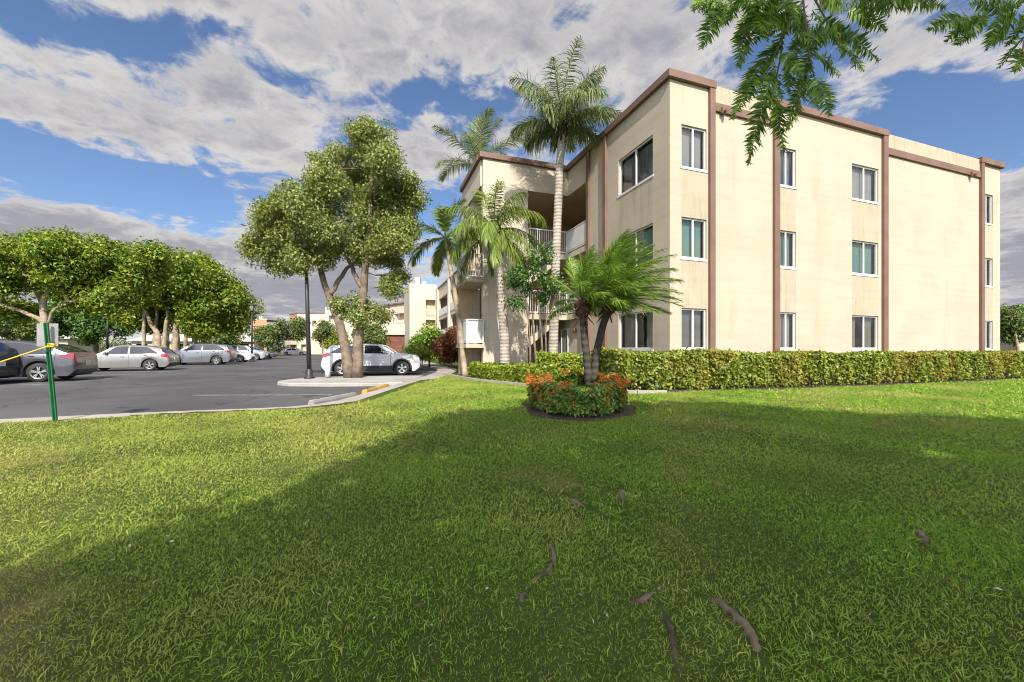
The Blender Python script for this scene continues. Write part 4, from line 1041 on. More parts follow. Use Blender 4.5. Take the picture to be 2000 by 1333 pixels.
# ------------------------------------------------------------------ trees
def W(x, y, Y, dy=0.0): return ray(x, y, Y+dy) if not dy else Vector(((x-CX)/F*Y, Y+dy, CZ+(HY-y)/F*Y))
def blobs_px(Y, L, depth=.5, seed=0):
    r = random.Random(seed); out = []
    for x, y, rad in L:
        m = rad/F*Y; out.append((tuple(W(x, y, Y)+Vector((0, r.uniform(-depth, depth)*m*1.6, 0))), m))
    return out
Yt = 15.9
tree('broadleaf_tree', 'tall two trunked tree with rounded olive green crown on the planter island', (W(690,735,Yt).x, Yt, .12),
     [([W(682,738,Yt), W(675,680,Yt), W(655,620,Yt,.1), W(632,560,Yt,.2), W(618,500,Yt), W(606,440,Yt,-.2), W(590,405,Yt,-.2)], .235, .045),
      ([W(698,738,Yt), W(700,680,Yt,.05), W(703,600,Yt,.1), W(714,520,Yt,.1), W(720,450,Yt), W(726,370,Yt), W(722,290,Yt)], .235, .045),
      ([W(640,575,Yt,.2), W(660,530,Yt,.5), W(680,505,Yt,.6), W(700,480,Yt,.7)], .11, .05), ([W(706,560,Yt,.1), W(690,540,Yt,.3), W(672,505,Yt,.5), W(655,470,Yt,.5)], .12, .05),
      ([W(617,500,Yt), W(585,470,Yt,-.4), W(562,455,Yt,-.7), W(540,430,Yt,-.8)], .09, .03), ([W(716,500,Yt), W(750,470,Yt,.3), W(780,450,Yt,.5)], .09, .03)],
     blobs_px(Yt, [(555,430,46),(525,475,34),(497,482,20),(585,480,42),(540,400,24),(605,420,44),(640,455,42),(612,385,26),(650,370,42),(650,325,26),(690,330,46),(705,285,36),(700,250,20),(725,262,24),(745,300,30),(765,340,36),(735,380,46),(780,390,38),(690,420,44),(750,440,40),(795,440,26),(780,490,30),(740,500,30),(690,480,34),(640,500,26),(600,515,24),(770,535,18),(560,515,20),(800,360,18),(690,592,16),(664,602,12),(728,612,18),(700,620,14),(760,560,16),(540,505,20)], .8, 3),
     125000, .098, M['leaf_tree'], M['bark'], per=34, rr=.33, seed=11, limbs=9, rad0=.3, limb_r=.05)
Ya = 27.0
tree('spreading_tree', 'wide yellow green spreading tree with pale limbs at the far left', (W(92,690,Ya).x, Ya, .05),
     [([W(92,692,Ya), W(88,640,Ya), W(84,600,Ya), W(95,560,Ya), W(120,520,Ya)], .30, .09), ([W(92,660,Ya), W(130,612,Ya,-.8), W(180,596,Ya,-1.4), W(230,580,Ya,-1.6)], .14, .05),
      ([W(86,610,Ya), W(60,580,Ya,.5), W(30,540,Ya,.6)], .2, .07), ([W(88,630,Ya), W(50,605,Ya,-.6), W(0,590,Ya,-.9)], .16, .06), ([W(92,570,Ya), W(150,530,Ya,.6), W(220,520,Ya,.9)], .16, .06)],
     blobs_px(Ya, [(-30,500,50),(10,485,42),(50,480,36),(75,465,28),(100,490,40),(140,495,42),(180,505,40),(215,520,40),(250,515,32),(275,510,24),(20,530,44),(70,520,40),(120,535,36),(170,545,36),(220,555,34),(255,550,26),(-20,550,40),(40,555,26),(190,580,24),(285,495,14),(150,585,26),(245,585,26),(-10,600,26)], 1.1, 5),
     80000, .21, M['leaf_ficus'], M['bark_pale'], per=9, rr=.6, seed=21, limbs=8, limb_r=.08, squash=(1,1,.62))
Yb = 42.0
st = []
for k, (x, xt) in enumerate([(298,300),(308,312),(318,326),(330,330),(338,345),(348,352),(356,366),(364,380),(326,300),(344,362)]):
    d = (k % 4-1.5)*.7
    st.append(([W(x,690,Yb,d), W(x+1,660,Yb,d), W((x+xt)/2,635,Yb,d), W(xt,605,Yb,d), W(xt+(xt-335)*.6,575,Yb,d)], .20+.07*(k%3), .09))
tree('banyan_tree', 'dense yellow green banyan with many pale aerial trunks beyond the parked cars', (W(332,690,Yb).x, Yb, .05), st,
     blobs_px(Yb, [(275,560,36),(310,540,38),(345,528,36),(375,540,38),(405,550,40),(430,570,36),(448,590,24),(290,595,34),(330,575,42),(370,580,42),(410,600,36),(440,615,22),(255,590,26),(265,620,18),(395,625,22),(350,610,26),(310,510,22),(400,525,20),(340,515,18),(425,540,20),(300,620,20),(280,635,16),(440,630,18),(385,635,16),(415,640,14)], 1.1, 6),
     75000, .29, M['leaf_ficus'], M['bark_pale'], per=4.5, rr=.85, seed=22, limbs=7, limb_r=.10, squash=(1,1,.7))
def bush_tree(label, Y, base, trunk_top, blobs, n, size, lm, bark='bark', per=3, rr=.6, seed=0, r0=.2, name='tree', group=None, cat='tree', up=.35):
    return tree(name, label, (W(base[0],base[1],Y).x, Y, .02), [([Vector((W(base[0],base[1],Y).x,Y,.0)), W((base[0]+trunk_top[0])/2+1,(base[1]+trunk_top[1])/2,Y), W(*trunk_top,Y)], r0, r0*.35)], blobs_px(Y, blobs, 1.0, seed), n, size, M[lm], M[bark], per=per, rr=rr, seed=seed+50, limbs=5, group=group, limb_r=r0*.3, cat=cat, up=up)
bush_tree('deep green tree in the shade between the spreading tree and the banyan', 50, (185,690), (190,640), [(135,620,30),(165,610,36),(200,615,40),(235,625,34),(150,645,24),(215,645,26),(185,590,26)], 16000, .32, 'leaf_dark', per=2, rr=.8, seed=31, r0=.35)
bush_tree('dark forked tree with lime crown behind the charcoal crossover', 38, (35,690), (38,650), [(-20,610,40),(10,600,32),(45,615,26),(-15,645,26),(70,640,16)], 12000, .26, 'leaf_far', per=2.6, rr=.65, seed=32, r0=.35)
bush_tree('low dense tree under the right edge of the banyan crown', 75, (415,690), (415,665), [(385,655,14),(405,648,16),(430,652,14),(448,660,10)], 7000, .36, 'leaf_far', per=1.3, rr=.9, seed=33, r0=.25)
bush_tree('round tree in front of the distant terracotta block', 72, (532,690), (532,665), [(520,650,18),(540,640,20),(558,650,16),(505,658,14),(575,640,14),(540,660,16)], 12000, .33, 'leaf_far', per=1.3, rr=.9, seed=34, r0=.25)
bush_tree('slim upright tree before the distant white block', 70, (630,690), (629,655), [(628,640,12),(622,652,10),(636,650,10),(630,662,10)], 6000, .30, 'leaf_far', per=1.6, rr=.7, seed=35, r0=.16)
bush_tree('pale trunked tree behind the hedge past the right end of the building', 27, (1989,690), (1984,655), [(1968,632,16),(1990,620,20),(2012,625,22),(1978,648,15),(2005,648,18),(1965,615,12)], 9000, .17, 'leaf_far', 'bark_pale', per=5, rr=.5, seed=36, r0=.16)
bush_tree('broad tree partly hidden by the right end of the building', 44, (2030,690), (2030,650), [(1985,610,14),(2020,615,26),(2050,620,26),(1970,645,16)], 8000, .28, 'leaf_dark', per=2, rr=.7, seed=37, r0=.25)
bush_tree('olive shrub at the left of the two trunked tree, far off', 55, (658,690), (658,675), [(650,668,13),(665,672,12),(658,660,10)], 4500, .26, 'leaf_hedge', per=2, rr=.6, seed=38, r0=.08, name='shrub', cat='shrub')
bush_tree('leafy shrub standing before the brown garage door', 44, (722,690), (722,672), [(712,662,14),(728,655,16),(740,668,13),(718,676,12),(732,643,9)], 7000, .22, 'leaf_far', per=3, rr=.5, seed=39, r0=.08, name='shrub', cat='shrub')
bush_tree('large green shrub beside the path in front of the wing', 27, (838,698), (838,672), [(815,668,15),(835,656,19),(858,658,18),(825,682,14),(850,680,16),(808,688,9),(838,690,12),(868,685,12)], 14000, .15, 'palm_bright', per=7, rr=.38, seed=40, r0=.07, name='shrub', cat='shrub')
bush_tree('red croton shrub right of the large green shrub', 24.5, (880,702), (880,684), [(866,676,13),(884,666,16),(900,678,14),(872,692,11),(892,650,10),(888,690,12)], 10000, .14, 'croton', per=8, rr=.34, seed=41, r0=.06, name='shrub', cat='shrub')
bush_tree('small lime shrub low beside the path', 24, (824,700), (824,692), [(822,688,8),(832,690,7)], 2200, .12, 'leaf_lime', per=10, rr=.22, seed=42, r0=.04, name='shrub', cat='shrub')
Ys = 14.2
rng = np.random.default_rng(5)
tree('small_tree', 'small sparse tree with thin grey stems before the stair', (W(1050,705,Ys).x, Ys, .15),
     [([W(1036,712,Ys), W(1034,650,Ys), W(1028,590,Ys), W(1015,540,Ys)], .04, .015), ([W(1048,712,Ys,.2), W(1044,660,Ys,.2), W(1040,580,Ys,.1), W(1044,520,Ys)], .05, .015),
      ([W(1060,712,Ys,-.1), W(1056,640,Ys), W(1050,570,Ys), W(1060,520,Ys)], .045, .015), ([W(1068,712,Ys,.1), W(1066,640,Ys), W(1075,580,Ys), W(1084,555,Ys)], .04, .012)],
     blobs_px(Ys, [(1010,535,18),(1030,510,20),(1055,505,20),(1000,550,12),(1040,545,20),(1072,550,18),(1088,560,14),(1022,565,14),(1060,580,14),(1012,590,10)], 1.0, 8),
     4200, .095, M['leaf_dark'], M['bark'], per=50, rr=.17, seed=12, limbs=6, limb_r=.012)

# ------------------------------------------------------------------ palms
GA = 2.39996
def palm(label, base, trunk, r0, r1, n, L, el0, el1, leafm, bark, seed, nl=44, ll=.55, lw=.035, droop=.32, wind=(.1,0,0), ldroop=1.0, plum=.45, ang=52, fibre=.0, shaft=0.0, dead=0, nseg=3, boot=0.0, azbias=None, lvar=.2, lfall=0.0):
    rng = np.random.default_rng(seed); base = Vector(base)
    t = empty('palm_tree', base, 0, label, 'palm tree')
    pp = path([Vector(p)-base for p in trunk], 22); n_ = len(pp); mb = MB()
    mb.tube(pp, [r0*(1.25 if i == 0 else 1)+(r1-r0)*(i/(n_-1)) for i in range(n_)], 14, jit=.10, rng=rng)
    mb.build('trunk', M[bark], t, smooth=True)
    top = pp[-1]; ax = (pp[-1]-pp[-3]).normalized()
    if shaft:
        mb = MB(); mb.tube([top-ax*.05, top+ax*shaft*.4, top+ax*shaft], [r1*1.05, r1*1.15, r1*.55], 12); mb.build('crownshaft', M['stem_green'], t, smooth=True); top = top+ax*shaft*.9
    if fibre:
        mb = MB()
        mb.tube([top-ax*fibre*1.3, top-ax*fibre*.6, top, top+ax*fibre*.6], [r1*1.0, r1*2.1, r1*2.4, r1*.9], 14, jit=.35, rng=rng)
        for k in range(34):
            a = k*GA; h = rng.random(); p = top+ax*fibre*(h*1.6-1.2); d = Vector((math.cos(a),math.sin(a),.2-.9*rng.random()))
            mb.tube([p, p+d*r1*1.5, p+d*r1*3.2+Vector((0,0,-.07))], [.018,.014,.004], 5)
        mb.build('fibre', M['fibre'], t)
    if boot:
        mb = MB()
        for k in range(16):
            a = k*GA; p = top-ax*boot*(k/16.0); d = Vector((math.cos(a),math.sin(a),1.3)).normalized()
            mb.tube([p-ax*.1, p+d*.22, p+d*.42], [.07,.05,.03], 6)
        mb.build('leaf_base', M['palm_rough'], t)
    for k in range(n):
        f = (k+.5)/n; az = k*GA+rng.normal()*.2
        if azbias is not None: az = azbias+((az % (2*math.pi))-math.pi)*.72
        el = R(el0+(el1-el0)*f**.85)+rng.normal()*.08
        Lk = L*(1-lvar*abs(f-.45))*(1-lfall*f)*(.9+.2*rng.random())
        dm = dead and k >= n-dead
        add_frond(t, M['dead'] if dm else M[leafm], rng, top+ax*(.12*(1-f)), az, el, Lk, droop*(2.2 if dm else 1), nl, ll*(.8 if dm else 1), lw, wind, ldroop=ldroop, plum=plum, ang=ang, nseg=nseg)
    return t
Yq = 15.2
palm('tallest queen palm, smooth grey trunk rising past the stair opening', (W(1080,700,Yq).x, Yq, .12), [W(1080,708,Yq), W(1082,620,Yq), W(1086,500,Yq), W(1090,400,Yq), W(1094,310,Yq), W(1099,248,Yq)], .185, .14, 23, 3.15, 88, 4, 'palm_grey', 'palm_bark', 101, nl=100, ll=.85, lw=.034, droop=.62, wind=(.16,0,.08), ldroop=3.0, plum=.7, boot=.7, shaft=0, dead=0, lfall=.48)
Yd = 15.0
palm('queen palm with drooping crown in front of the tower face', (W(985,702,Yd).x, Yd, .12), [W(986,710,Yd), W(984,640,Yd), W(976,560,Yd), W(968,490,Yd), W(966,455,Yd)], .19, .14, 19, 2.4, 84, -25, 'palm_leaf', 'palm_bark', 102, nl=95, ll=.80, lw=.032, droop=.85, wind=(.26,0,0), ldroop=3.0, plum=.5, boot=.4)
Yc = 17.0
palm('slender palm with curved trunk and arching crown left of the tower', (W(908,735,Yc).x, Yc, .12), [W(909,737,Yc), W(905,700,Yc), W(898,640,Yc), W(888,570,Yc), W(879,520,Yc), W(874,490,Yc)], .13, .085, 15, 2.1, 80, -14, 'palm_leaf', 'bark_pale', 103, nl=70, ll=.58, lw=.045, droop=.80, wind=(.12,0,0), ldroop=.9, plum=.18, shaft=.55)
Yb2 = 21.0
palm('windswept palm whose crown rises behind the tower coping', (W(930,720,Yb2).x-.35, Yb2, .12), [Vector((W(922,722,Yb2).x,Yb2,.1)), W(920,600,Yb2), W(921,480,Yb2), W(926,400,Yb2), W(934,345,Yb2)], .19, .12, 14, 3.1, 84, 4, 'palm_grey', 'palm_rough', 104, nl=90, ll=.75, lw=.04, droop=.40, wind=(.28,0,.02), ldroop=1.1, plum=.3, shaft=.5)
Yr = 7.2
palm('pygmy date palm, left of the pair growing in the round bed, straight trunk', (W(1150,748,Yr).x, Yr, g(1.4,7.2)+.03), [W(1151,757,Yr), W(1146,700,Yr), W(1141,650,Yr), W(1138,595,Yr)], .07, .062, 36, 1.0, 84, 0, 'palm_bright', 'palm_rough', 105, nl=80, ll=.25, lw=.012, droop=.65, wind=(1.05,.0,.10), ldroop=1.0, plum=.28, fibre=.2, ang=48, nseg=2, azbias=.3)
palm('pygmy date palm, right of the pair growing in the round bed, trunk leaning right', (W(1158,748,Yr+.1).x, Yr+.1, g(1.45,7.3)+.03), [W(1158,757,Yr+.1), W(1163,705,Yr+.1), W(1174,650,Yr+.1), W(1188,605,Yr+.1), W(1192,590,Yr+.1)], .07, .062, 54, 1.32, 86, 0, 'palm_bright', 'palm_rough', 106, nl=84, ll=.27, lw=.012, droop=.6, wind=(1.05,-.05,.12), ldroop=.9, plum=.28, fibre=.2, ang=46, nseg=2, azbias=.0)
Yp = 95.0
palm('tiny far palm standing alone left of the far lamp post', (W(462,690,Yp).x, Yp, 0), [W(462,692,Yp), W(462,660,Yp), W(461,636,Yp)], .2, .14, 12, 2.6, 75, -25, 'palm_leaf', 'palm_bark', 107, nl=16, ll=.7, lw=.12, droop=.5, wind=(.1,0,0), nseg=2)

# ------------------------------------------------------------------ hedges and beds
def hedge(name, label, line, thick, h, n, size, leafm, seed, twigs=200, wob=.06, cat='hedge', lean=0, dead_at=None):
    rng = np.random.default_rng(seed); P = np.array([(p[0], p[1]) for p in resample(line, 60)])
    d = np.gradient(P, axis=0); d = d/np.linalg.norm(d, axis=1, keepdims=True); nrm = np.stack([-d[:,1], d[:,0]], 1)   # away from viewer
    cum = np.r_[0, np.cumsum(np.linalg.norm(np.diff(P, axis=0), axis=1))]; LL = cum[-1]
    def at(s): return np.stack([np.interp(s, cum, P[:,0]), np.interp(s, cum, P[:,1])], 1), np.stack([np.interp(s, cum, nrm[:,0]), np.interp(s, cum, nrm[:,1])], 1), np.stack([np.interp(s, cum, d[:,0]), np.interp(s, cum, d[:,1])], 1)
    s = rng.random(n)*LL; u = rng.random(n); v = np.ones(n); k = rng.random(n)
    # front face, top, back face, ends, interior
    u = np.where(k < .42, rng.random(n)**2*.25, np.where(k < .78, rng.random(n), np.where(k < .88, 1-rng.random(n)**2*.2, rng.random(n))))
    v = np.where(k < .42, .06+.94*rng.random(n)**.9, np.where(k < .78, 1-rng.random(n)**2*.22, rng.random(n)))
    s = np.where((k > .94), np.where(rng.random(n) < .5, rng.random(n)**2*.25, LL-rng.random(n)**2*.25), s)
    p, nn, dd = at(s)
    bul = wob*(np.sin(s*2.1)+.7*np.sin(s*5.3+1)+.5*np.sin(s*11+v*4)); hh = h+wob*.8*(np.sin(s*1.7+2)+.6*np.sin(s*6.1+u*5)+.5*np.sin(s*14+u*9))
    rnd = .10*np.clip(v-.75, 0, 1)/.25
    X = p+nn*(u*thick*(1-2*rnd*.3)+bul*(1-u)*-1.0+rnd*.3*thick*.5)[:, None]
    Z = g_np(X[:,0], X[:,1])+v*hh+rng.normal(size=n)*.015
    o = np.zeros((n, 3)); o[:, :2] = -nn*np.where(u < .3, 1.0, np.where(u > .8, -1.0, 0))[:, None]; o[:, 2] = np.where(v > .75, 1.0, .25)
    thin = ~((v < .34) & (u < .4) & (rng.random(n) < .55+.35*np.sin(s*1.3+1)*np.sin(s*.7))); X, Z, o, s, u, v = X[thin], Z[thin], o[thin], s[thin], u[thin], v[thin]; n = len(Z)      # leggy at the foot
    if dead_at is not None:
        keep = ~((np.abs(s-dead_at*LL) < .33) & (u < .5) & (v < .72) & (rng.random(n) < .85)); X, Z, o = X[keep], Z[keep], o[keep]; n = len(Z)
    base = Vector((float(P[0,0]), float(P[0,1]), g(*P[0]))); t = empty(name, base, 0, label, cat); B = np.array(base)
    PP = np.column_stack([X, Z])-B
    V, Q = leaf_quads(PP, o+rng.normal(size=(n,3))*.55, rng.normal(size=(n,3))+o*.5+np.array([0,0,.4]), size*(.6+.8*rng.random(n)), .6)
    np_obj('foliage', V, Q, leafm, t)
    mb = MB()
    for k in range(twigs):
        s0 = rng.random()*LL if dead_at is None or k % 4 else dead_at*LL+rng.normal()*.16
        p, nn, dd = at(np.array([s0])); q = p[0]+nn[0]*thick*(.12+.75*rng.random()); z0 = g(*q)
        a = Vector((q[0], q[1], z0-.02))-base; e = a+Vector((rng.normal()*.14, rng.normal()*.14, h*(.6+.3*rng.random())))
        m_ = a.lerp(e, .5)+Vector((rng.normal()*.05, rng.normal()*.05, 0)); mb.tube([a, m_, e], [.014,.010,.004], 4)
        for _ in range(2): f = a.lerp(e, .3+.5*rng.random()); mb.tube([f, f+Vector((rng.normal()*.15, rng.normal()*.15, .12))], [.007,.003], 4)
    mb.build('stem', M['twig'], t); return t
hl = [(2.35,9.75),(3.3,9.98),(5.2,10.62),(8.5,11.72),(13,13.2),(18,14.9),(24,16.9)]
hedge('clipped_hedge', 'long clipped green hedge running along the front of the building', hl, 1.0, .97, 88000, .085, M['leaf_hedge'], 61, 420, dead_at=.70)
ll = [tuple(on_ground(x, y+1))[:2] for x, y in ((918,738),(945,742),(985,745),(1030,749),(1075,752))]
hedge('low_hedge', 'low bright green hedge in the bed below the palms', ll, 1.3, .52, 26000, .085, M['leaf_lime'], 62, 140, wob=.05)
hedge('low_hedge', 'lime hedge behind the pygmy palms before the recessed entry', [(.75,11.6),(1.4,11.2),(2.3,10.95),(3.1,10.9)], 1.1, .88, 22000, .085, M['leaf_lime'], 63, 120, wob=.06)
# ring of clipped ixora
def ixora():
    rng = np.random.default_rng(64); n = 21000; t = empty('ixora_hedge', (*ISLAND, g(*ISLAND)), 0, 'round clipped ixora hedge with orange red flowers ringing the pygmy palms', 'hedge'); B = np.array(t.location)
    a = rng.random(n)*2*math.pi; k = rng.random(n)
    ro = 1+.035*np.sin(3*a+.6)+.03*np.sin(8*a); h = .46+.02*np.sin(5*a)+.015*np.sin(13*a)+.05*np.sin(a)
    rr = np.where(k < .5, 1-rng.random(n)**2*.16, np.where(k < .85, .50+.5*rng.random(n), .5+.12*rng.random(n)**2))
    v = np.where(k < .5, .10+.9*rng.random(n), np.where(k < .85, 1-rng.random(n)**2*.2, .2+.8*rng.random(n)))
    X = ISLAND[0]+.84*ro*rr*np.cos(a); Y = ISLAND[1]+1.0*ro*rr*np.sin(a); Z = g_np(X, Y)+.05+v*h
    o = np.stack([np.cos(a)*np.where(rr > .8, 1, 0), np.sin(a)*np.where(rr > .8, 1, 0), np.where(v > .8, 1., .25)], 1)
    V, Q = leaf_quads(np.stack([X,Y,Z],1)-B, o+rng.normal(size=(n,3))*.5, rng.normal(size=(n,3))+o*.6, .062*(.6+.8*rng.random(n)), .55)
    np_obj('foliage', V, Q, M['leaf_ixora'], t)
    # flower heads: little domes of petals, mostly along the top
    m = 270; aa = rng.random(m)*2*math.pi; top = rng.random(m) < .80; r_ = np.where(top, .52+.5*rng.random(m), 1.0); vv = np.where(top, 1.02, .35+.6*rng.random(m))
    keep = (np.sin(2*aa+1.0)+.7*np.sin(5*aa) > -.9); aa, r_, vv = aa[keep], r_[keep], vv[keep]; m = len(aa); c = np.stack([ISLAND[0]+.86*r_*np.cos(aa), ISLAND[1]+1.02*r_*np.sin(aa)], 1); z = g_np(c[:,0], c[:,1])+.06+vv*(.46+.05*np.sin(aa))
    C = np.column_stack([c, z]); V, Q = cloud(rng, C-B, np.full(m, .055), m*26, .026, .8, up=.8, shell=.3); np_obj('flower', V, Q, M['flower'], t)
    mb = MB()
    for k in range(110):
        q = rng.random()*2*math.pi; r1 = .6+.3*rng.random(); p = Vector((.8*r1*math.cos(q), 1.0*r1*math.sin(q), .02)); mb.tube([p, p+Vector((rng.normal()*.06, rng.normal()*.06, .25)), p+Vector((rng.normal()*.1, rng.normal()*.1, .42))], [.010,.008,.003], 4)
    mb.build('stem', M['twig'], t)
ixora()

# ------------------------------------------------------------------ the shade tree behind the viewer, its roots and its hanging leaves
ROOTS = []
def shade_tree():
    rng = np.random.default_rng(71); base = Vector((3.2,-5.6,.08))
    t = empty('shade_tree', base, 0, 'large feathery leaved shade tree whose branches hang into the top right corner', 'tree'); B = np.array(base)
    mb = MB(); mb.tube(path([(0,0,-.1),(0.02,0,.5),(.06,.05,1.6),(0,.0,2.6),(-.05,.05,3.3)], 12), [.55,.40,.34,.32,.30,.30,.29,.29,.28,.28,.27,.26], 16, jit=.12, rng=rng)
    ends = [(-3.6,-.2,7.4),(-2.6,1.6,7.8),(0,3.0,8.4),(2.8,2.8,8.2),(5.2,1.4,7.8),(6.8,-.6,7.4),(.5,-2.0,7.8),(3.6,-1.6,7.8)]
    limbs = []
    for e in ends:
        e = Vector(e); s = Vector((-.05,.05,3.2)); pp = path([s, s.lerp(e,.45)+Vector((0,0,.9)), e], 9, .05, rng); limbs.append(pp)
        mb.tube(pp, [.21*(1-.8*i/8) for i in range(9)], 8)
    mb.build('trunk', M['bark'], t, smooth=True)
    # leaf sprays: the ground patch they shade is the patch seen dark in the photograph
    el, az = R(SUN_EL), R(SUN_AZ); n = 40000
    sh = [(-4.6,1.0),(-3.2,1.75),(-2.7,2.05),(-2.37,2.4),(-2.13,2.75),(-1.86,3.25),(-1.66,4.0),(-1.45,4.85),(-1.25,6.2),(-.85,7.0),(.2,7.35),(1.4,7.7),(2.7,8.0),(4.2,8.0),(5.2,7.05),(7.0,6.8),(8.7,6.25),(11.5,5.2),(12.5,2),(9,-1),(2,-1.5),(-3.5,-1.0)]
    Xg = rng.uniform(-5.2,12.8,n*3); Yg = rng.uniform(-1.8,9.2,n*3)
    # clumped sampling so that a few flecks of sun come through
    cl = rng.uniform([-5,-1.8],[12.6,9],(520,2)); kk = rng.integers(0, 520, n*3); Xc = cl[kk,0]+rng.normal(size=n*3)*.42; Yc_ = cl[kk,1]+rng.normal(size=n*3)*.42
    mixm = rng.random(n*3) < .35; Xg = np.where(mixm, Xc, Xg); Yg = np.where(mixm, Yc_, Yg)
    ok = ~((Xg > .6) & (Xg < 4.6) & (Yg > 6.6) & (rng.random(n*3) < .55)) & in_poly(Xg+rng.normal(size=n*3)*.10, Yg+rng.normal(size=n*3)*.10, sh); Xg, Yg = Xg[ok][:n], Yg[ok][:n]; n = len(Xg)
    for hx, hy, hr in ((1500,1272,.13),(975,955,.16),(872,985,.15),(1792,878,.26),(1140,987,.12),(1215,968,.12),(640,1010,.10),(1330,905,.14),(1600,960,.12),(1120,880,.14)):
        q = on_ground(hx, hy); kp = np.hypot(Xg-q.x, (Yg-q.y)*.8) > hr; Xg, Yg = Xg[kp], Yg[kp]      # gaps in the crown that let the sun through
    n = len(Xg)
    z = 6.8+2.0*rng.random(n)**1.2; c = z/math.tan(el)
    Pp = np.stack([Xg-math.sin(az)*c, Yg-math.cos(az)*c, z], 1)
    V, Q = leaf_quads(Pp-B, rng.normal(size=(n,3))*.6+np.array([0,-.4,1.]), rng.normal(size=(n,3))+np.array([0,0,-.3]), .24*(.6+.8*rng.random(n)), .42, .05)
    np_obj('crown', V, Q, M['fern'], t)
    # bough that reaches over the lawn, with the feathery leaves that hang into view
    boughs = [([(-.05,.05,3.2),(-.3,3.2,4.6),(-.65,6.6,5.2),(-1.0,8.6,5.0)], .075), ([(-.05,.05,3.2),(.6,3.4,4.6),(1.1,6.8,5.2),(1.4,8.6,5.0)], .075)]
    mb = MB()
    for pts, r in boughs: mb.tube(path(pts, 10), [r*(1-.75*i/9) for i in range(10)], 8)
    Yf = 3.1
    Zf = lambda x, y, d=0.0: ray(x/2.857+1300, y/2.857, Yf+d)-base
    tw = [[(790,-60),(740,60),(650,220),(560,420)], [(650,220),(640,330),(600,500)], [(760,-60),(780,120),(800,300),(830,430)], [(800,-60),(900,120),(960,250)], [(560,-60),(520,10),(470,70)], [(1100,-80),(1060,0),(1010,60)], [(2060,-40),(1900,60),(1700,110),(1640,130)], [(2080,100),(2010,200),(1990,300)], [(330,-70),(350,-20),(330,20)]]
    for k, p in enumerate(tw):
        q = path([Zf(x, y, .12*math.sin(k*2.3)) for x, y in p], 8); mb.tube(q, [.006*(1-.6*i/7)+.002 for i in range(8)], 6)
    mb.build('bough', M['bark'], t, smooth=True)
    lv = [(250,-20,330,130),(380,-10,300,150),(420,0,520,130),(520,0,440,200),(560,60,500,240),(600,60,570,230),(660,0,740,150),(680,140,600,330),(290,-10,250,120),(450,-20,570,70),(640,-10,560,110),(690,60,790,260),(760,200,690,380),(870,140,800,340),(1130,-20,1250,90),(1250,-30,1340,60),(1080,20,1150,160),(330,20,200,265),(300,-30,180,70),(470,60,410,375),(420,10,330,150),(500,30,545,200),(560,20,640,110),(640,225,370,660),(600,360,650,560),(610,380,462,915),(590,490,665,850),(700,300,690,520),(640,300,760,420),(720,240,1000,190),(780,430,680,725),(790,420,850,600),(830,430,920,645),(830,300,970,430),(800,300,760,470),(900,130,1190,340),(960,240,1110,395),(880,100,1010,250),(1010,55,1235,170),(1000,20,1190,60),(1060,0,1560,40),(760,60,640,200),(820,60,900,190),(700,100,600,150),(740,30,800,180),(940,160,1000,300),(860,0,1000,60),(600,-20,700,60),(470,-20,360,60),(1100,-30,1380,20),(1200,-40,1480,-10),(720,180,830,260),(560,420,430,560),
          (1900,60,1690,20),(1700,105,1465,170),(1760,90,1560,235),(1800,85,1625,250),(1880,70,1790,280),(1950,90,1830,250),(2010,200,1860,385),(1995,280,1945,400),(2000,150,1900,260),(1850,75,2000,10),(1980,40,1760,-10),(2060,60,1960,170)]
    jr = random.Random(4); lv = lv+[(a+jr.uniform(-45,45), b+jr.uniform(-35,25), c+jr.uniform(-60,60), d+jr.uniform(-50,20)) for a, b, c, d in lv if b < 110 and a < 1000][::2]
    for k, (x0, y0, x1, y1) in enumerate(lv):
        d0 = .13*math.sin(k*1.7); a = Zf(x0, y0, d0); b = Zf(x1, y1, d0+.16*math.sin(k*2.9)); L = (b-a).length
        sag = Vector((0, 0, .06*L)); pp = path([a, a.lerp(b, .5)+sag, b], 16); A = np.array([tuple(q) for q in pp])
        m_ = max(20, int(L/.0095)); s = np.linspace(.08, 1, m_); f = s*15; i = np.minimum(f.astype(int), 14); fr = (f-i)[:, None]
        Pk = A[i]*(1-fr)+A[i+1]*fr; D = unit(A[i+1]-A[i]); ref = unit(np.array([math.sin(k*1.3)*.5, -1.0+.4*math.sin(k*.9), .55*math.cos(k*2.1)])); N0 = unit(ref-D*np.sum(D*ref, -1, keepdims=True))
        Sd = np.cross(D, N0); prof = np.clip(np.sin(np.clip(s*.93+.10, 0, 1)*math.pi), .22, 1)**.6
        VV = []; QQ = []
        for sg in (1, -1):
            T = unit(Sd*sg*1.0+D*.42+N0*(.15+.12*rng.normal(size=(m_,1)))+np.array([0,0,-.22])); Nn = unit(N0+.28*rng.normal(size=(m_,3)))
            V, Q = leaf_quads(Pk-T*.016, Nn, T, (.108*prof*(.85+.3*rng.random(m_)))*min(1.15, .65+L*.8), .17, .02); QQ.append(Q+sum(len(v) for v in VV)); VV.append(V)
        V = np.concatenate(VV); Q = np.concatenate(QQ); nb = len(V); rv = []; rq = []
        for j in range(16):
            r = .0042*(1-.7*j/15); 
            for q_ in range(4): rv.append(A[j]+np.array([r*math.cos(q_*math.pi/2), 0, r*math.sin(q_*math.pi/2)]))
        for j in range(15):
            for q_ in range(4): rq.append([nb+j*4+q_, nb+j*4+(q_+1)%4, nb+j*4+4+(q_+1)%4, nb+j*4+4+q_])
        o = np_obj('leaf', np.concatenate([V, np.array(rv)]), np.concatenate([Q, np.array(rq)]), [M['fern'], M['rachis']], t)
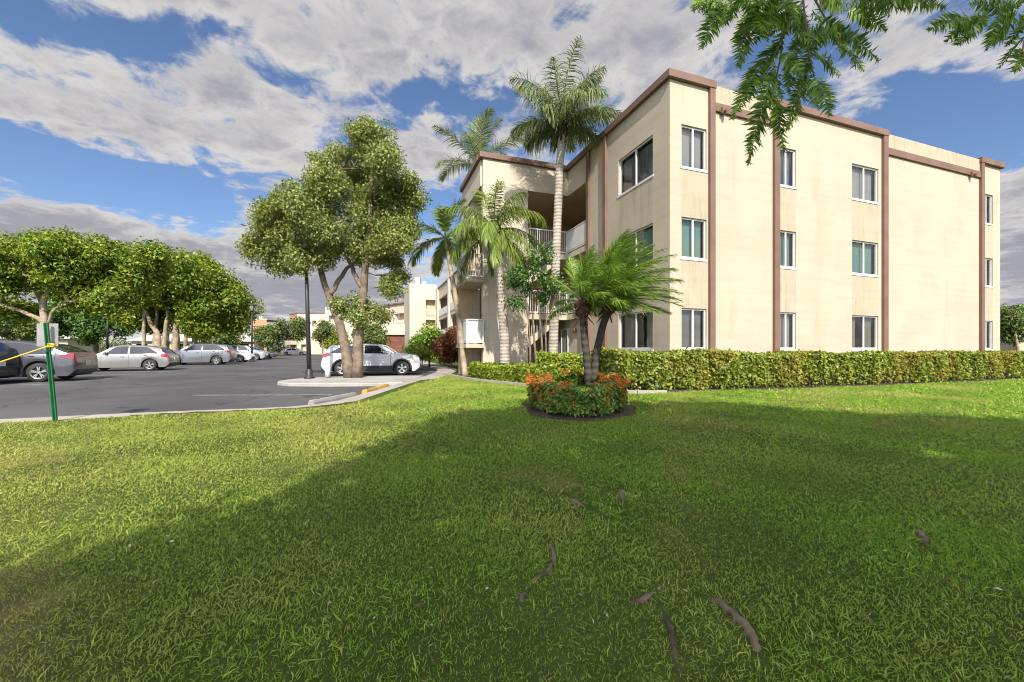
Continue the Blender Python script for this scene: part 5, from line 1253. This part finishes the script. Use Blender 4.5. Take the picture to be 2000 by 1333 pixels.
        mi = np.zeros(len(Q)+len(rq), np.int32); mi[len(Q):] = 1; o.data.polygons.foreach_set('material_index', mi)
    # roots breaking the turf
    rts = [([(1362,1166),(1400,1178),(1432,1200),(1458,1228),(1476,1258),(1486,1296)], .036), ([(1062,1050),(1078,1072),(1084,1092),(1072,1114),(1050,1130),(1010,1140)], .022), ([(1280,1146),(1268,1165),(1250,1176),(1200,1183)], .02), ([(1100,966),(1128,984),(1160,998)], .028),
           ([(1212,950),(1214,966),(1217,984)], .034), ([(1766,1026),(1790,1040),(1806,1056),(1804,1076)], .034), ([(1034,1156),(1022,1166),(1016,1182)], .022), ([(1284,1184),(1306,1222),(1316,1262),(1330,1340)], .02)]
    for pts, r in rts:
        gp = [np.array(on_ground(x, y)[:2]) for x, y in pts]; ROOTS.extend((gp[i], gp[i+1], r*.7+.004) for i in range(len(gp)-1))
        q = [on_ground(x, y)-base for x, y in pts]; q = [p+Vector((0,0,(.08 if 0 < i < len(q)-1 else -.9)*r)) for i, p in enumerate(q)]
        pp = path(q, 22, r*.12, rng); mb = MB(); mb.tube(pp, [r*.52*(.25+.8*math.sin(math.pi*(i+1)/23))*(1+.15*math.sin(i*1.9)) for i in range(22)], 12, jit=.34, rng=rng)
        for _ in range(3):
            s_ = pp[rng.integers(5, 17)]; dd = Vector((rng.normal()*.10, rng.normal()*.10, -.02)); mb.tube(path([s_, s_+dd*.6+Vector((0,0,-.002)), s_+dd*1.2+Vector((0,0,-.02))], 6), [r*.28*(1-.13*i) for i in range(6)], 8, jit=.3, rng=rng)
        mb.build('root', M['root'], t, smooth=True)
shade_tree()

# ------------------------------------------------------------------ turf
def turf():
    rng = np.random.default_rng(81); Ps = []
    for y0, y1, dens in ((1.15,2.6,17000),(2.6,4.2,10500),(4.2,6.5,5500),(6.5,9.5,3200),(9.5,13,1900),(13,17,1100)):
        xl = max(-1.42*y1, -9.9); xr = 1.42*y1; A = (xr-xl)*(y1-y0); n = int(A*dens)
        x = rng.uniform(xl, xr, n); y = rng.uniform(y0, y1, n)
        ok = in_poly(x, y, LAWN) & ~in_poly(x, y, RING) & (np.abs(x) < 1.36*y+.2)
        hx = np.interp(x, [p[0] for p in edge_line], [p[1] for p in edge_line]); ok &= ~((y > hx-.03) & (x > edge_line[0][0]-.05))
        # thin where it is worn, thick in the shade
        w = .5+.5*np.sin(x*1.9+.6*np.sin(y*2.3))*np.sin(y*1.6+.8*np.sin(x*1.2)); ok &= rng.random(n) < .55+.45*w
        Ps.append(np.stack([x[ok], y[ok], np.full(ok.sum(), (y0+y1)/2)], 1))
    # keep the turf off the roots
    A = np.concatenate(Ps)
    for q0, q1, r in ROOTS:
        d = q1-q0; t_ = np.clip(((A[:,:2]-q0)@d)/max(1e-9, d@d), 0, 1); ds = np.linalg.norm(A[:,:2]-(q0+t_[:,None]*d), axis=1); A = A[(ds > r) | (rng.random(len(A)) < .12)]
    x, y, yy = A.T; n = len(x); z = g_np(x, y)-.006
    P = np.stack([x, y, z], 1)
    size = (.019+.019*rng.random(n)+.028*(rng.random(n) < .02))*(1+.10*np.clip(yy-4, 0, 8))*(.75+.5*(.5+.5*np.sin(x*2.7+1.1)*np.sin(y*3.1+.3*x)))
    T = rng.normal(size=(n,3))*.5+np.array([.10,.05,1.0]); N = rng.normal(size=(n,3))+np.array([0,-.2,.2])
    asp = np.clip(.088+.014*yy, .095, .26)
    V, Q = leaf_quads(P, N, T, size, .12, .02)
    if False: pass
    # widen by distance so far blades stay visible
    Vr = V.reshape(n, 4, 3); c = (Vr[:,1]+Vr[:,3])/2; wd = (asp/.12)[:, None]; Vr[:,1] = c+(Vr[:,1]-c)*wd; Vr[:,3] = c+(Vr[:,3]-c)*wd
    # tips bend over
    Vr[:,2,:2] += rng.normal(size=(n,2))*size[:,None]*.25; Vr[:,2,2] -= size*.12
    m, nt, p = new_mat('grass blades'); ge = nt.nodes.new('ShaderNodeNewGeometry')
    col = ramp(nt, ge.outputs['Random Per Island'], [(0,(.09,.22,.015)),(.4,(.19,.37,.024)),(.8,(.31,.47,.042)),(.96,(.42,.50,.07)),(1,(.50,.44,.17))])
    pn = mapr(nt, noise(nt, coords(nt), .55, 5, .6), .44, .70)
    sx = nt.nodes.new('ShaderNodeSeparateXYZ'); nt.links.new(coords(nt), sx.inputs[0]); yellowx = mapr(nt, sx.outputs[0], .5, -4.0, 0, .7)     # yellower towards the car park side
    col = mixc(nt, math_n(nt, 'MULTIPLY', math_n(nt, 'ADD', pn, yellowx, clamp=True), .85), col, mixc(nt, .62, col, (.54,.46,.14)))
    br = mapr(nt, noise(nt, coords(nt), .95, 4, .6), .60, .70, 0, .5)
    col = mixc(nt, br, col, (.34,.24,.12))
    nt.links.new(col, p.inputs['Base Color']); p.inputs['Roughness'].default_value = .5; p.inputs['Specular IOR Level'].default_value = .3
    tr = nt.nodes.new('ShaderNodeBsdfTranslucent'); nt.links.new(col, tr.inputs[0]); mx = nt.nodes.new('ShaderNodeMixShader'); mx.inputs[0].default_value = .35
    nt.links.new(p.outputs[0], mx.inputs[1]); nt.links.new(tr.outputs[0], mx.inputs[2]); nt.links.new(mx.outputs[0], nt.nodes['Material Output'].inputs[0])
    tag(np_obj('grass', V, Q, m), 'mown lawn grass', 'grass', kind='stuff')
    # fallen leaves and petals
    k = 500; y = 1.6+14*rng.random(k)**1.5; x = rng.uniform(-1.25, 1.25, k)*y; ok = in_poly(x, y, LAWN) & (y < 9.3); x, y = x[ok], y[ok]; k = len(x)
    V, Q = leaf_quads(np.stack([x, y, g_np(x, y)+.022], 1), rng.normal(size=(k,3))*.35+np.array([0,0,1.]), rng.normal(size=(k,3)), .014+.022*rng.random(k), .5, .08)
    lm = leaf_mat('fallen leaves', [(.16,.09,.04),(.30,.20,.10),(.10,.06,.03),(.55,.48,.36),(.24,.15,.07)], .1, .8)
    tag(np_obj('leaf_litter', V, Q, lm), 'fallen leaves scattered on the lawn', 'leaf litter', kind='stuff')
turf()

# far-off belt of trees that reads as one mass
def tree_line():
    rng = np.random.default_rng(91); C = []; Rr = []
    for x0, x1, y0, y1, h in ((-190,-88,100,128,7.5), (-88,-50,128,140,5.5), (-50,10,140,150,6.0), (40,160,70,80,8.0), (60,110,52,60,5.5)):
        m = int((x1-x0)*1.6); u = rng.random(m)
        C.append(np.stack([x0+(x1-x0)*u, y0+(y1-y0)*u+rng.normal(size=m)*1.5, (.15+.75*rng.random(m))*h*(.8+.3*np.sin(u*23))], 1)); Rr.append(1.2+1.2*rng.random(m))
    C = np.concatenate(C); Rr = np.concatenate(Rr); V, Q = cloud(rng, C, Rr, 52000, .55, up=.4)
    tag(np_obj('tree_line', V, Q, M['leaf_far']), 'far belt of trees along the edge of the estate', 'trees', kind='stuff')
tree_line()
